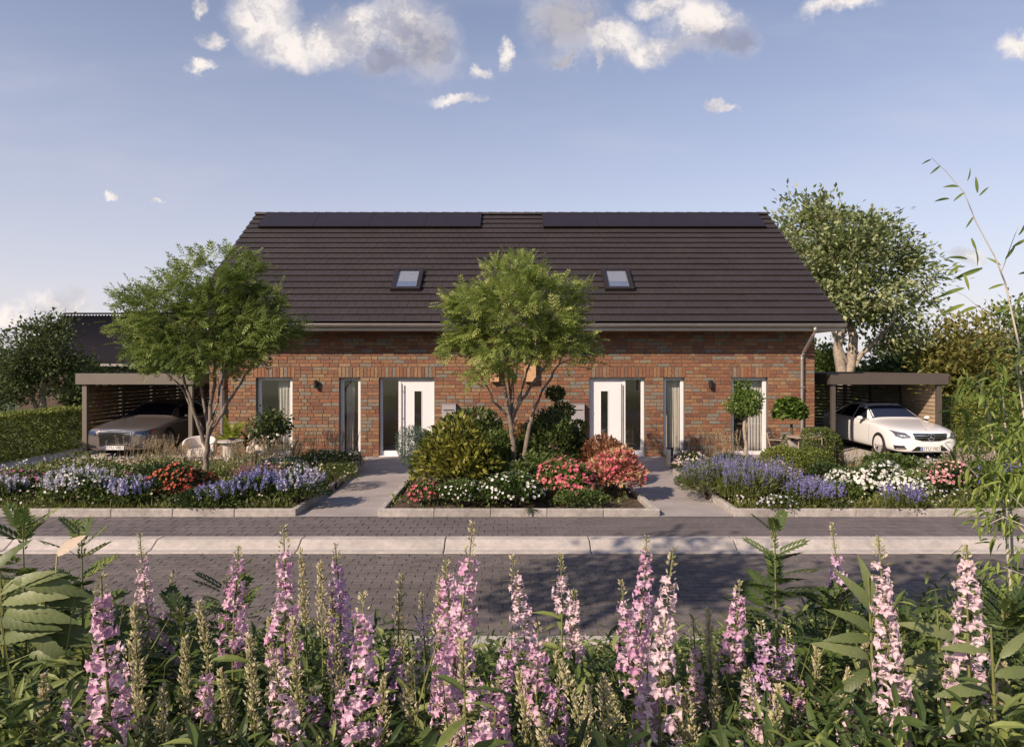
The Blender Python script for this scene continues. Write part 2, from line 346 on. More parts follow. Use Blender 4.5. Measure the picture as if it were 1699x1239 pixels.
class MB:
    def __init__(s): s.v = []; s.f = []; s.r = []
    def box(s, x0, x1, y0, y1, z0, z1, r=None):
        n = len(s.v)
        s.v += [(x0, y0, z0), (x1, y0, z0), (x1, y1, z0), (x0, y1, z0), (x0, y0, z1), (x1, y0, z1), (x1, y1, z1), (x0, y1, z1)]
        s.f += [(n, n+3, n+2, n+1), (n+4, n+5, n+6, n+7), (n, n+1, n+5, n+4), (n+1, n+2, n+6, n+5), (n+2, n+3, n+7, n+6), (n+3, n, n+4, n+7)]
        s.r += [r if r is not None else 0.0] * 8
        return s
    def poly(s, pts, faces):
        n = len(s.v); s.v += [tuple(p) for p in pts]; s.f += [tuple(i + n for i in f) for f in faces]; s.r += [0.0] * len(pts); return s
    def prism(s, prof, a0, a1, axis='x'):
        k = len(prof); n = len(s.v)
        mk = {'x': lambda a, p: (a, p[0], p[1]), 'y': lambda a, p: (p[0], a, p[1]), 'z': lambda a, p: (p[0], p[1], a)}[axis]
        s.v += [mk(a0, p) for p in prof] + [mk(a1, p) for p in prof]
        s.f += [(n + i, n + (i + 1) % k, n + k + (i + 1) % k, n + k + i) for i in range(k)]
        s.f += [tuple(n + i for i in range(k))[::-1], tuple(n + k + i for i in range(k))]
        s.r += [0.0] * 2 * k; return s
    def tube(s, pts, rad, n=8):
        V, Fc = tube_np(pts, rad, n); b = len(s.v)
        s.v += [tuple(p) for p in V]; s.f += [tuple(int(i) + b for i in f) for f in Fc]
        s.f += [tuple(range(b, b + n))[::-1], tuple(range(b + len(V) - n, b + len(V)))]
        s.r += [0.0] * len(V); return s
    def lathe(s, prof, n=24, c=(0, 0, 0), axis='z', ring=False):
        b = len(s.v); k = len(prof)
        for (r, h) in prof:
            for i in range(n):
                a = 2 * math.pi * i / n
                p = (r * math.cos(a), r * math.sin(a), h)
                if axis == 'x': p = (h, r * math.cos(a), r * math.sin(a))
                if axis == 'y': p = (r * math.cos(a), h, r * math.sin(a))
                s.v.append((p[0] + c[0], p[1] + c[1], p[2] + c[2])); s.r.append(0.0)
        for j in range(k - 1):
            for i in range(n):
                s.f.append((b + j*n + i, b + j*n + (i+1) % n, b + (j+1)*n + (i+1) % n, b + (j+1)*n + i))
        if ring: s.f += [(b + (k-1)*n + i, b + (k-1)*n + (i+1) % n, b + (i+1) % n, b + i) for i in range(n)]
        else: s.f += [tuple(range(b, b + n))[::-1], tuple(range(b + (k-1)*n, b + k*n))]
        return s
    def build(s, name, m, parent=None, world=False, smooth=False, bevel=0.0, sub=0, rnd=False, loc=None):
        me = bpy.data.meshes.new(name); me.from_pydata(s.v, [], s.f); me.update()
        if smooth: me.shade_smooth()
        if rnd:
            a = me.attributes.new('rnd', 'FLOAT', 'POINT'); a.data.foreach_set('value', np.array(s.r, dtype=np.float32))
        o = obj(name, me, m, parent, world, loc)
        if bevel:
            b = o.modifiers.new('bevel', 'BEVEL'); b.width = bevel; b.segments = 2; b.limit_method = 'ANGLE'
        if sub:
            b = o.modifiers.new('sub', 'SUBSURF'); b.levels = sub; b.render_levels = sub
        return o
def tube_np(pts, rad, n=6):
    pts = np.asarray(pts, float); k = len(pts); rad = np.broadcast_to(np.asarray(rad, float), (k,))
    d = np.gradient(pts, axis=0); d /= np.linalg.norm(d, axis=1, keepdims=True) + 1e-9
    up = np.where(np.abs(d[:, 2:3]) > .92, np.array([[1., 0, 0]]), np.array([[0, 0, 1.]]))
    a = np.cross(up, d); a /= np.linalg.norm(a, axis=1, keepdims=True) + 1e-9
    b = np.cross(d, a)
    th = np.arange(n) * 2 * math.pi / n
    V = pts[:, None] + rad[:, None, None] * (np.cos(th)[None, :, None] * a[:, None] + np.sin(th)[None, :, None] * b[:, None])
    i = np.arange(k - 1)[:, None] * n; j = np.arange(n)[None]
    Fc = np.stack([i + j, i + (j + 1) % n, i + n + (j + 1) % n, i + n + j], -1).reshape(-1, 4)
    return V.reshape(-1, 3), Fc
def tubes_mesh(name, lst, n=6):
    Vs, Fs, off = [], [], 0
    for pts, rad in lst:
        V, Fc = tube_np(pts, rad, n); Vs.append(V); Fs.append(Fc + off); off += len(V)
    return np_mesh(name, np.concatenate(Vs), np.concatenate(Fs), smooth=True)
def unit(v): return v / (np.linalg.norm(v, axis=-1, keepdims=True) + 1e-9)
def frames(d, roll=None, up=None):
    """rows of (N,3,3) so that template x,y,z map to side, d, normal; normal leans towards up"""
    d = unit(np.asarray(d, float)); N = len(d)
    u = np.broadcast_to(np.array([0, 0, 1.]) if up is None else up, d.shape) + rng.normal(0, .02, d.shape)
    s = unit(np.cross(d, u)); nn = np.cross(s, d)
    if roll is not None:
        c, q = np.cos(roll)[:, None], np.sin(roll)[:, None]
        s, nn = s * c + nn * q, nn * c - s * q
    return np.stack([s, d, nn], 1)
def scatter(name, tV, tF, pos, fr, scale, rnd=None):
    tV = np.asarray(tV, float); tF = np.asarray(tF); N = len(pos)
    sc = np.broadcast_to(np.asarray(scale, float), (N,)) if np.ndim(scale) < 2 else np.asarray(scale)
    if np.ndim(sc) == 1: loc = tV[None] * sc[:, None, None]
    else: loc = tV[None] * sc[:, None, :]
    V = np.einsum('nki,nij->nkj', loc, fr) + np.asarray(pos)[:, None]
    Fc = (tF[None] + (np.arange(N) * len(tV))[:, None, None]).reshape(-1, tF.shape[1])
    r = rng.random(N) if rnd is None else rnd
    return np_mesh(name, V.reshape(-1, 3), Fc, np.repeat(r, len(tV)))
def joinT(parts):
    Vs, Fs, off = [], [], 0
    for V, Fc in parts:
        Vs.append(np.asarray(V, float)); Fs.append(np.asarray(Fc) + off); off += len(V)
    return np.concatenate(Vs), np.concatenate(Fs)
# leaf templates: stem at origin, along +y, length 1
LEAF = (np.array([(0, 0, 0), (-.27, .45, .06), (0, 1, -.04), (.27, .45, .06), (0, .5, -.03)]), np.array([(0, 4, 1), (1, 4, 2), (0, 3, 4), (3, 2, 4)]))
LEAF2 = (np.array([(0, 0, 0), (-.28, .45, .07), (0, 1, 0), (.28, .45, .07)]), np.array([(0, 2, 1), (0, 3, 2)]))
NARROW = (np.array([(0, 0, 0), (-.1, .4, .03), (0, 1, -.08), (.1, .4, .03)]), np.array([(0, 2, 1), (0, 3, 2)]))
def lance(w=.13, n=5, droop=.25, fold=.35, serr=0.0):
    V, Fc = [], []
    for i in range(n + 1):
        q = i / n; ww = w * (math.sin(math.pi * min(1, q * .92 + .06)) ** .8) * (1 - .25 * q)
        if i == n: ww = 0.004
        w0 = ww
        if serr and i % 2: ww *= 1 + serr
        z = -droop * q * q
        V += [(-ww, q - (serr * .05 if i % 2 else 0), z + w0 * fold), (0, q, z), (ww, q - (serr * .05 if i % 2 else 0), z + w0 * fold)]
    for i in range(n):
        a = 3 * i
        for j in (0, 1):
            Fc += [(a + j, a + j + 1, a + j + 4), (a + j, a + j + 4, a + j + 3)]
    return np.array(V), np.array(Fc)
LANCE = lance()
SERR = lance(.135, 16, .5, .25, .16)
def rotz(V, a):
    c, s = math.cos(a), math.sin(a); V = np.asarray(V, float)
    return np.stack([V[:, 0] * c - V[:, 1] * s, V[:, 0] * s + V[:, 1] * c, V[:, 2]], 1)
def compound(n=4, ll=.34, base=NARROW, w=1.6):
    parts = [(np.array([(-.006, 0, 0), (.006, 0, 0), (.006, .8, -.1), (-.006, .8, -.1)]), np.array([(0, 1, 2), (0, 2, 3)]))]
    for i in range(n):
        y = .18 + .62 * i / (n - 1 if n > 1 else 1)
        for s in (-1, 1):
            V = base[0] * np.array([ll * w, ll * (1.05 - .3 * abs(i / n - .3)), ll]); V = rotz(V, s * R(52 - 14 * i / n))
            parts.append((V + np.array([0, y, -.12 * y * y]), base[1]))
    parts.append((base[0] * np.array([ll * w, ll, ll]) + np.array([0, .8, -.1]), base[1]))
    return joinT(parts)
COMP = compound(4)
STAR5 = []
for k in range(5):
    V = np.array([(0, 0, 0), (-.22, .3, .12), (0, .52, .2), (.22, .3, .12)]); STAR5.append((rotz(V, k * 2 * math.pi / 5), np.array([(0, 2, 1), (0, 3, 2)])))
STAR5 = joinT(STAR5)                    # open flower, faces +z, about 1 across
STAR5 = (STAR5[0][:, [0, 2, 1]] * np.array([1, 1, -1]), STAR5[1])      # now faces +y
BLOB = (np.array([(0, 0, 0), (.22, .4, 0), (-.11, .4, .19), (-.11, .4, -.19), (0, 1, 0)]), np.array([(0, 2, 1), (0, 3, 2), (0, 1, 3), (4, 1, 2), (4, 2, 3), (4, 3, 1)]))
def rdir(n, zmin=-1.0):
    z = rng.uniform(zmin, 1, n); a = rng.uniform(0, 2 * math.pi, n); q = np.sqrt(1 - z * z)
    return np.stack([q * np.cos(a), q * np.sin(a), z], 1)
# ------------------------------------------------------------------ ground, road, pavements
ROADZ = -0.12
def sheet(name, x0, x1, y0, y1, z, m, n=1):
    mb = MB(); mb.poly([(x0, y0, z), (x1, y0, z), (x1, y1, z), (x0, y1, z)], [(0, 1, 2, 3)])
    return tag(mb.build(name, m), kind='structure')
# one terrain sheet: level field, with the planted bank rising around the camera
gx = np.concatenate([[-900, -300, -80], np.linspace(-40, 40, 41), [80, 300, 900]])
gy = np.concatenate([[-900, -300, -60, -20], np.linspace(-8, 8, 33), [14, 30, 60, 150, 500, 1500]])
def bank(y): return float(np.interp(y, [-8, -5, 2.4, 5.9, 6.25], [-.16, .95, .95, .02, -.17]))
GX, GY = np.meshgrid(gx, gy); GZ = np.vectorize(bank)(GY)
idx = np.arange(GX.size).reshape(GX.shape)
gf = np.stack([idx[:-1, :-1], idx[:-1, 1:], idx[1:, 1:], idx[1:, :-1]], -1).reshape(-1, 4)
tag(obj('ground', np_mesh('ground', np.stack([GX, GY, GZ], -1).reshape(-1, 3), gf, smooth=True), 'grass_ground'), kind='structure')
road = sheet('road', -120, 120, 6.5, 9.62, ROADZ - .03, 'joint')
walk = sheet('sidewalk', -120, 120, 10.12, 11.44, -.03, 'joint')
sheet('lawn', -60, 60, 11.5, 70, -.03, 'grass_ground')
def pieces_on(parent, name, boxes, tmpl, m, biggest):
    """boxes: (cx,cy,cz,sx,sy,sz); the largest 300 become objects, the rest one joined part"""
    order = sorted(range(len(boxes)), key=biggest)
    me = np_mesh(name, tmpl[0], tmpl[1]); me.materials.append(M[m])
    for i in order[:300]:
        b = boxes[i]; o = bpy.data.objects.new(name, me); COL.objects.link(o); o.parent = parent
        o.location = b[:3]; o.scale = b[3:6]
    rest = np.array([boxes[i] for i in order[300:]])
    if len(rest):
        fr = np.broadcast_to(np.eye(3), (len(rest), 3, 3))
        o = obj(name + '_rest', scatter(name + '_rest', tmpl[0], tmpl[1], rest[:, :3], fr, rest[:, 3:6]), m, parent); o['kind'] = 'stuff'
def topbox(c=.018, d=.2):      # unit paver: chamfered upper edge, no underside; top at z=0
    h = .5
    V = [(-h, -h, -1), (h, -h, -1), (h, h, -1), (-h, h, -1), (-h, -h, -d), (h, -h, -d), (h, h, -d), (-h, h, -d),
         (-h + c, -h + c, 0), (h - c, -h + c, 0), (h - c, h - c, 0), (-h + c, h - c, 0)]
    Fq = [(0, 1, 5, 4), (1, 2, 6, 5), (2, 3, 7, 6), (3, 0, 4, 7), (4, 5, 9, 8), (5, 6, 10, 9), (6, 7, 11, 10), (7, 4, 8, 11), (8, 9, 10, 11)]
    return np.array(V, float), np.array(Fq)
TB = topbox()
bx = []
L_, D_ = .24, .12
for r, y in enumerate(np.arange(6.5, 9.6, D_)):
    for x in np.arange(-9.6 + (r % 2) * L_ / 2 + rng.uniform(-.02, .02), 9.6, L_):
        bx.append((x, y + D_ / 2, ROADZ + rng.uniform(-.004, .003), L_ - .0045, D_ - .016, .03))
pieces_on(road, 'paver', bx, TB, 'roadpaver', lambda i: (bx[i][0] / bx[i][1] - .05) ** 2 * 4 + (bx[i][1] - 8.2) ** 2)
bx2 = []
for r, y in enumerate(np.arange(10.125, 11.4, .218)):
    for x in np.arange(-12 + (r % 2) * .08, 12, .215):
        bx2.append((x, y + .109, rng.uniform(-.003, .002), .2105, .202, .03))
pieces_on(walk, 'paver', bx2, TB, 'paver', lambda i: abs(bx2[i][0]))
# road kerb: separate two-metre stones with a sloped face and a flat gutter strip
kerb = tag(bpy.data.objects.new('kerb', None), kind='structure'); COL.objects.link(kerb)
prof = [(9.62, ROADZ - .08), (10.11, ROADZ - .08), (10.11, 0.004), (9.93, 0.004), (9.90, -.006), (9.74, ROADZ + .022), (9.62, ROADZ + .014)]
me_k = None
for k in range(-7, 8):
    x0 = -0.96 + 2.075 * k
    if me_k is None:
        o = MB().prism(prof, 0.007, 2.068).build('kerb_stone', 'concrete', kerb, bevel=.012); me_k = o
    else:
        o = me_k.copy(); COL.objects.link(o)
    o.location = (x0, 0, 0)
near = tag(bpy.data.objects.new('near_kerb', None), kind='structure'); COL.objects.link(near)
o0 = None
for k in range(-8, 8):
    if o0 is None: o0 = o = MB().prism([(6.28, -.3), (6.49, -.3), (6.49, -.095), (6.47, -.03), (6.28, -.03)], .006, .994).build('kerb_stone', 'concrete', near, bevel=.01)
    else: o = o0.copy(); COL.objects.link(o)
    o.location = (k * 1.0 + .3, 0, 0)
# paths to the two front doors
XL0, XL1, XR0, XR1 = -3.60, -2.24, 2.42, 3.70
pl = MB().poly([(XL0, 11.44, 0), (XL1, 11.44, 0), (XL1, 19.05, 0), (-4.15, 19.05, 0), (-4.15, 16.55, 0), (XL0, 16.55, 0)], [(0, 1, 2, 3, 4, 5)])
pth = tag(pl.build('path', 'path'), kind='structure')
pr = MB().poly([(XR0, 11.44, 0), (XR1, 11.44, 0), (XR1, 15.9, 0), (4.2, 16.5, 0), (4.2, 19.05, 0), (XR0 - .25, 19.05, 0), (XR0 - .25, 16, 0)], [(0, 1, 2, 3, 4, 5, 6)])
tag(pr.build('path', 'path'), kind='structure')
# garden beds: soil sheets
def bed(name, pts, z=.045):
    mb = MB(); mb.poly([(x, y, z) for x, y in pts], [tuple(range(len(pts)))])
    return tag(mb.build(name, 'soil'), kind='structure')
bed('garden_bed', [(-30, 11.6), (XL0 - .1, 11.6), (XL0 - .1, 16.5), (-4.25, 16.6), (-4.25, 18.9), (-8.4, 18.0), (-10.9, 18.1), (-11.4, 15.3), (-30, 15.3)])
bed('garden_bed', [(XL1 + .1, 11.6), (XR0 - .1, 11.6), (XR0 - .15, 14), (XR0 - .35, 16), (XR0 - .6, 18.9), (XL1 + .1, 18.9)])
bed('garden_bed', [(XR1 + .1, 11.6), (30, 11.6), (30, 16.8), (4.3, 16.8), (3.85, 15.9)])
sheet('terrace', -8.9, -4.26, 16.9, 19.04, .01, 'terrace')
sheet('terrace', 4.3, 9.0, 16.8, 19.04, .01, 'terrace')
sheet('driveway', -13.2, -8.9, 11.5, 26, -.004, 'gravel')
sheet('driveway', 9.0, 14.5, 16.6, 26, -.004, 'gravel')
# concrete edging stones
edg = tag(bpy.data.objects.new('bed_edging', None), kind='structure'); COL.objects.link(edg)
def edging(a, b, w=.10, h=.115):
    a = Vector((*a, 0)); b = Vector((*b, 0)); d = b - a; n = max(1, round(d.length / 1.0)); u = d.normalized(); L = d.length / n
    ang = math.atan2(d.y, d.x)
    for k in range(n):
        o = MB().box(.003, L - .003, -w / 2, w / 2, -.1, h).build('edging_stone', 'edging', edg, bevel=.014)
        o.location = a + u * (L * k); o.rotation_euler = (0, 0, ang)
edging((-18, 11.52), (XL0, 11.52)); edging((XL1, 11.52), (XR0 + .05, 11.52)); edging((XR1, 11.52), (18, 11.52))
edging((XL0 - .05, 11.575), (XL0 - .05, 16.55)); edging((-4.2, 16.6), (-4.2, 18.9)); edging((-4.14, 16.55), (-3.7, 16.55))
edging((XL1 + .05, 11.575), (XL1 + .05, 18.9)); edging((XR0, 11.575), (XR0 - .08, 13.4)); edging((XR0 - .08, 13.4), (XR0 - .3, 16)); edging((XR0 - .3, 16), (XR0 - .45, 18.9))
edging((XR1 + .05, 11.575), (XR1 + .05, 15.85)); edging((XR1 + .06, 15.93), (4.22, 16.45)); edging((4.25, 16.55), (4.25, 18.6))

# ------------------------------------------------------------------ the house
YW, HW = 19.03, 8.37
house = thing('house', 'red brick semi-detached house with dark tiled roof and two white front doors', 'house', (0, YW, 0))
CH = .0989
ZT = 22 * CH
def wx(px): return PX(px, YW)
opn = {}
for s in (-1, 1):
    m_ = lambda a, b: tuple(sorted((s * a, s * b)))
    opn[('french', s)] = m_(wx(1214), wx(1274)); opn[('narrow', s)] = m_(wx(1101), wx(1136)); opn[('door', s)] = m_(wx(978.5), wx(1070))
soldier = [(-wx(1278), -wx(1210)), (wx(1210), wx(1278)), (-wx(1138), -wx(976)), (wx(976), wx(1138))]
WH = 3.52
# masonry core, pierced by the openings
wall = MB()
xs = sorted([-HW, HW] + [x for o in opn.values() for x in o])
YC = YW + .011
for a, b in zip(xs[:-1], xs[1:]):
    is_o = any(o[0] <= a + 1e-6 and b <= o[1] + 1e-6 for o in opn.values())
    wall.box(a, b, YC, YC + .3, ZT if is_o else -.1, WH)
for sx in (-1, 1):     # gables and rear
    x0, x1 = sorted((sx * HW, sx * (HW - .3)))
    wall.prism([(YC + .301, -.1), (28.5, -.1), (28.5, WH), (23.78, WH + 3.45), (YC + .301, WH)], x0, x1)
wall.box(-HW + .301, HW - .301, 28.2, 28.5, -.1, WH)
wall_o = wall.build('wall', 'mortar', house, world=True)
def bricktmpl():       # unit brick, front towards -y at y=0, chamfered; x and z centred
    h, c = .5, .012
    V = [(-h, .9, -h), (h, .9, -h), (h, .9, h), (-h, .9, h), (-h, .25, -h), (h, .25, -h), (h, .25, h), (-h, .25, h),
         (-h + c, 0, -h + c * 2.4), (h - c, 0, -h + c * 2.4), (h - c, 0, h - c * 2.4), (-h + c, 0, h - c * 2.4)]
    Fq = [(0, 1, 5, 4), (1, 2, 6, 5), (2, 3, 7, 6), (3, 0, 4, 7), (4, 5, 9, 8), (5, 6, 10, 9), (6, 7, 11, 10), (7, 4, 8, 11), (8, 9, 10, 11)]
    return np.array(V, float), np.array(Fq)
BT = bricktmpl()
bricks = []
J = .017
for c in range(int(WH / CH)):
    z0 = c * CH; zc = z0 + CH / 2
    blocked = [o for o in opn.values() if zc < ZT] + [s for s in soldier if ZT < zc < ZT + 3 * CH]
    blocked = sorted(blocked); segs = []; x = -HW
    for b in blocked:
        if b[0] > x: segs.append((x, b[0]))
        x = max(x, b[1])
    segs.append((x, HW))
    for a, b in segs:
        x = a; first = True
        while x < b - .02:
            L = random.choice([.315, .315, .315, .15, .15, .235]) + J
            if first and random.random() < .6: L = random.choice([.15, .235, .19]) + J
            first = False
            if b - (x + L) < .09: L = b - x
            if L > .42: L *= .5
            e = min(x + L, b)
            bricks.append(((x + e) / 2, YW + rng.uniform(-.0025, .003), zc, e - x - J, .024, CH - J))
            x = e
for s in soldier:
    n = round((s[1] - s[0]) / .099); w = (s[1] - s[0]) / n
    for k in range(n):
        bricks.append((s[0] + (k + .5) * w, YW + rng.uniform(-.0025, .002), ZT + 1.5 * CH, w - J, .024, 3 * CH - J))
def bkey(i):
    b = bricks[i]; return -(b[3] * b[5]) + (0 if (b[2] > 1.0 and b[2] < 2.9) else 1) + (.4 if abs(b[0]) < 1.9 or b[0] < -7 else 0) + random.random() * .01
pieces_on(wall_o, 'brick', bricks, BT, 'brick', bkey)
# interior
inn = MB(); inn.box(-HW + .31, HW - .31, 21.9, 22.0, 0, 2.6); inn.box(-HW + .31, HW - .31, YC + .31, 22.0, 2.6, 2.7)
for x in (-4.6, -1.4, 0, 1.4, 4.6, -5.6, 5.6): inn.box(x - .05, x + .05, YC + .31, 21.89, 0.02, 2.59)
inn.build('interior_wall', 'plaster', house, world=True)
MB().box(-HW + .31, HW - .31, YW + .05, 28.1, -.05, .018).build('floor', 'floor_in', house, world=True)
def frame_parts(parent, x0, x1, z0, z1, yf, fw=(.075, .1, .07, .07), d=.07, m='white'):
    l, r, b, t = fw
    mb = MB(); mb.box(x0, x0 + l, yf, yf + d, z0, z1).box(x1 - r, x1, yf, yf + d, z0, z1)
    mb.box(x0 + l, x1 - r, yf, yf + d, z0, z0 + b).box(x0 + l, x1 - r, yf, yf + d, z1 - t, z1)
    mb.build('frame', m, parent, bevel=.006)
    MB().poly([(x0 + l - .005, yf + .035, z0 + b - .005), (x1 - r + .005, yf + .035, z0 + b - .005), (x1 - r + .005, yf + .035, z1 - t + .005), (x0 + l - .005, yf + .035, z1 - t + .005)], [(0, 1, 2, 3)]).build('pane', 'glass', parent)
def part_empty(name, parent, wloc=None):
    o = bpy.data.objects.new(name, None); COL.objects.link(o); o.parent = parent; o.location = -parent.location if wloc is None else wloc
    return o
YF = YW + .13
side = {-1: 'left', 1: 'right'}
def curtain(x0, x1, z0, z1, y, label, amp=.022, wl=.085):
    n = max(8, int((x1 - x0) / wl * 8)); V, Fc = [], []
    for j, z in enumerate(np.linspace(z0, z1, 7)):
        for i in range(n + 1):
            x = x0 + (x1 - x0) * i / n
            V.append((x + .012 * math.sin(z * 2 + i), y + amp * (1.15 - .25 * j / 6) * math.sin((x - x0) / wl * 2 * math.pi) + .008 * math.sin(z * 3 + x * 9), z))
    for j in range(6):
        for i in range(n):
            a = j * (n + 1) + i; Fc.append((a, a + 1, a + n + 2, a + n + 1))
    o = obj('curtain', np_mesh('curtain', np.array(V), np.array(Fc), smooth=True), 'curtain'); tag(o, label, 'curtain')
    o.modifiers.new('thick', 'SOLIDIFY').thickness = .003
for s in (-1, 1):
    a, b = opn[('french', s)]; w = part_empty('window', house)
    frame_parts(w, a, b, .03, ZT, YF, (.10, .10, .1, .075))
    MB().box(a - .0, b + .0, YW - .03, YF + .1, -.02, .028).build('sill', 'zinc', w, bevel=.004)
    if s < 0: curtain(a + .52, b - .07, .05, ZT - .05, YF + .2, 'cream curtain behind the tall window nearest the left carport')
    else: curtain(a + .45, b - .06, .05, ZT - .05, YF + .2, 'cream curtain behind the tall window nearest the right carport')
    a, b = opn[('narrow', s)]; w = part_empty('window', house)
    frame_parts(w, a, b, .03, ZT, YF, (.10, .09, .09, .075))
    MB().box(a, b, YW - .03, YF + .1, -.02, .028).build('sill', 'zinc', w, bevel=.004)
    if s < 0: curtain(a + .15, a + .34, .05, ZT - .05, YF + .2, 'thin pale curtain in the narrow window left of the left door')
    else: curtain(a + .18, b - .05, .05, ZT - .05, YF + .2, 'thin pale curtain in the narrow window right of the right door')
    a, b = opn[('door', s)]; d = part_empty('door', house)
    # side light towards the outer side, leaf towards the middle of the house
    lw = (b - a) * .655
    la, lb = (b - lw, b) if s < 0 else (a, a + lw)
    sa, sb = (a, la) if s < 0 else (lb, b)
    side_l = part_empty('side_light', d, (0, 0, 0))
    frame_parts(side_l, sa, sb - .002 if s < 0 else sb, .02, ZT, YF, (.075 if s < 0 else .012, .012 if s < 0 else .085, .12, .06))
    fr_ = MB().box(la, la + .065, YF, YF + .08, .02, ZT).box(lb - .065, lb, YF, YF + .08, .02, ZT).box(la + .065, lb - .065, YF, YF + .08, ZT - .065, ZT)
    fr_.build('door_frame', 'door_white', d, bevel=.005)
    # leaf built as four boards round the glazed slot
    ga = (la + lb) / 2 - .105 + (.035 if s < 0 else -.07); gb = ga + .2
    l0, l1, z0, z1, g0, g1 = la + .068, lb - .068, .03, ZT - .07, .40, 1.80
    leaf = MB().box(l0, ga, YF + .012, YF + .07, z0, z1).box(gb, l1, YF + .012, YF + .07, z0, z1).box(ga, gb, YF + .012, YF + .07, z0, g0).box(ga, gb, YF + .012, YF + .07, g1, z1)
    leaf_o = leaf.build('door_leaf', 'door_white', d)
    MB().poly([(ga, YF + .04, g0), (gb, YF + .04, g0), (gb, YF + .04, g1), (ga, YF + .04, g1)], [(0, 1, 2, 3)]).build('pane', 'glass', leaf_o)
    mbf = MB().box(ga - .018, ga, YF + .004, YF + .0115, g0 - .018, g1 + .018).box(gb, gb + .018, YF + .004, YF + .0115, g0 - .018, g1 + .018).box(ga, gb, YF + .004, YF + .0115, g0 - .018, g0).box(ga, gb, YF + .004, YF + .0115, g1, g1 + .018)
    mbf.build('pane_trim', 'white', leaf_o)
    hx = l0 + .035 if s < 0 else l1 - .035
    hd = MB().tube([(hx, YF - .05, .10), (hx, YF - .05, 2.0)], .017, 12)
    for hz in (.3, 1.05, 1.8): hd.tube([(hx, YF - .045, hz), (hx, YF + .011, hz)], .011, 8)
    hd.build('handle', 'steel', leaf_o, smooth=False)
    MB().box(a, b, YW - .01, YF + .1, -.02, .02).build('threshold', 'white', d, bevel=.004)
# roof
E = Vector((0, 18.33, 3.66)); RG = Vector((0, 23.78, 7.70)); th = math.atan2(RG.z - E.z, RG.y - E.y); SL = (RG - E).length
RWH = 8.85
rf = MB(); nrm = Vector((0, -math.sin(th), math.cos(th)))
def slab(mb, A, B, t0, t1, x0, x1):
    n = Vector((0, -(B - A).z, (B - A).y)).normalized()
    if n.z < 0: n = -n
    p = [A + n * t0, B + n * t0, B + n * t1, A + n * t1]
    mb.prism([(q.y, q.z) for q in p], x0, x1)
slab(rf, E, RG, -.14, -.01, -RWH + .02, RWH - .02)
RB = Vector((0, 2 * RG.y - E.y, E.z)); slab(rf, RB, RG + Vector((0, .005, 0)), -.14, .02, -RWH + .02, RWH - .02)
roof_o = rf.build('roof', 'tile', house, world=True)
vb = MB()
for x in (-RWH, RWH - .0): slab(vb, E + Vector((0, .02, 0)), RG - Vector((0, .02, 0)), -.2, .012, x - .02 if x > 0 else x, x if x > 0 else x + .02)
vb.build('verge_board', 'frame_dark', roof_o)
NR = 19; EX = SL / NR
TW = .2395; NC = round(2 * RWH / TW); TW = 2 * RWH / NC
def tiletmpl():
    h = .5; c = .0
    V = [(-h, 0, 0), (h, 0, 0), (h, 1, 0), (-h, 1, 0), (-h, 0, .72), (h, 0, .72), (h, 1, .9), (-h, 1, .9), (-h + c, .02, 1), (h - c, .02, 1), (h - c, 1, 1), (-h + c, 1, 1)]
    Fq = [(0, 1, 5, 4), (1, 2, 6, 5), (3, 0, 4, 7), (4, 5, 9, 8), (5, 6, 10, 9), (7, 4, 8, 11), (8, 9, 10, 11)]
    return np.array(V, float), np.array(Fq)
TT = tiletmpl()
tiles = []
for r in range(NR):
    off = (r % 2) * TW / 2
    p = E + (RG - E).normalized() * (EX * r - .03)
    nc = NC if not off else NC + 1
    for c in range(nc):
        x0 = max(-RWH, -RWH + c * TW - off); x1 = min(RWH, -RWH + (c + 1) * TW - off)
        tiles.append(((x0 + x1) / 2, p.y, p.z, x1 - x0 - .006, r))
tm = np_mesh('roof_tile', TT[0], TT[1]); tm.materials.append(M['tile'])
TIL = th - math.atan(.052 / .4)
sxv, TLn, TTk = None, EX + .05, .018
order = sorted(range(len(tiles)), key=lambda i: (tiles[i][4], abs(tiles[i][0])))
lift = nrm * .052
for i in order[:300]:
    t = tiles[i]; o = bpy.data.objects.new('roof_tile', tm); COL.objects.link(o); o.parent = roof_o
    o.location = (t[0], t[1] + lift.y, t[2] + lift.z); o.rotation_euler = (TIL + rng.normal(0, .004), rng.normal(0, .004), 0); o.scale = (t[3], TLn, TTk)
rest = np.array([tiles[i] for i in order[300:]])
rm = np.array(Matrix.Rotation(TIL, 3, 'X').transposed())
fr = np.broadcast_to(rm, (len(rest), 3, 3))
o = obj('roof_tile_rest', scatter('roof_tile_rest', TT[0], TT[1], rest[:, :3] + np.array(lift), fr, np.stack([rest[:, 3], np.full(len(rest), TLn), np.full(len(rest), TTk)], 1)), 'tile', roof_o); o['kind'] = 'stuff'
# ridge tiles
o0 = None
for k in range(44):
    x = -RWH + k * (2 * RWH / 44)
    if o0 is None:
        pr_ = [(math.cos(a) * .14, math.sin(a) * .10) for a in np.linspace(0, math.pi, 9)]
        pr2 = [(math.cos(a) * .115, math.sin(a) * .085) for a in np.linspace(0, math.pi, 9)]
        mb = MB(); n = len(pr_)
        mb.poly([(0, p[0], p[1]) for p in pr_] + [(.43, p[0] * .86, p[1] * .86) for p in pr_], [(i, i + 1, i + 10, i + 9) for i in range(8)] + [tuple(range(9))])
        o0 = o = mb.build('ridge_tile', 'tile', roof_o)
    else: o = o0.copy(); COL.objects.link(o)
    o.location = (x, RG.y, RG.z + .015)
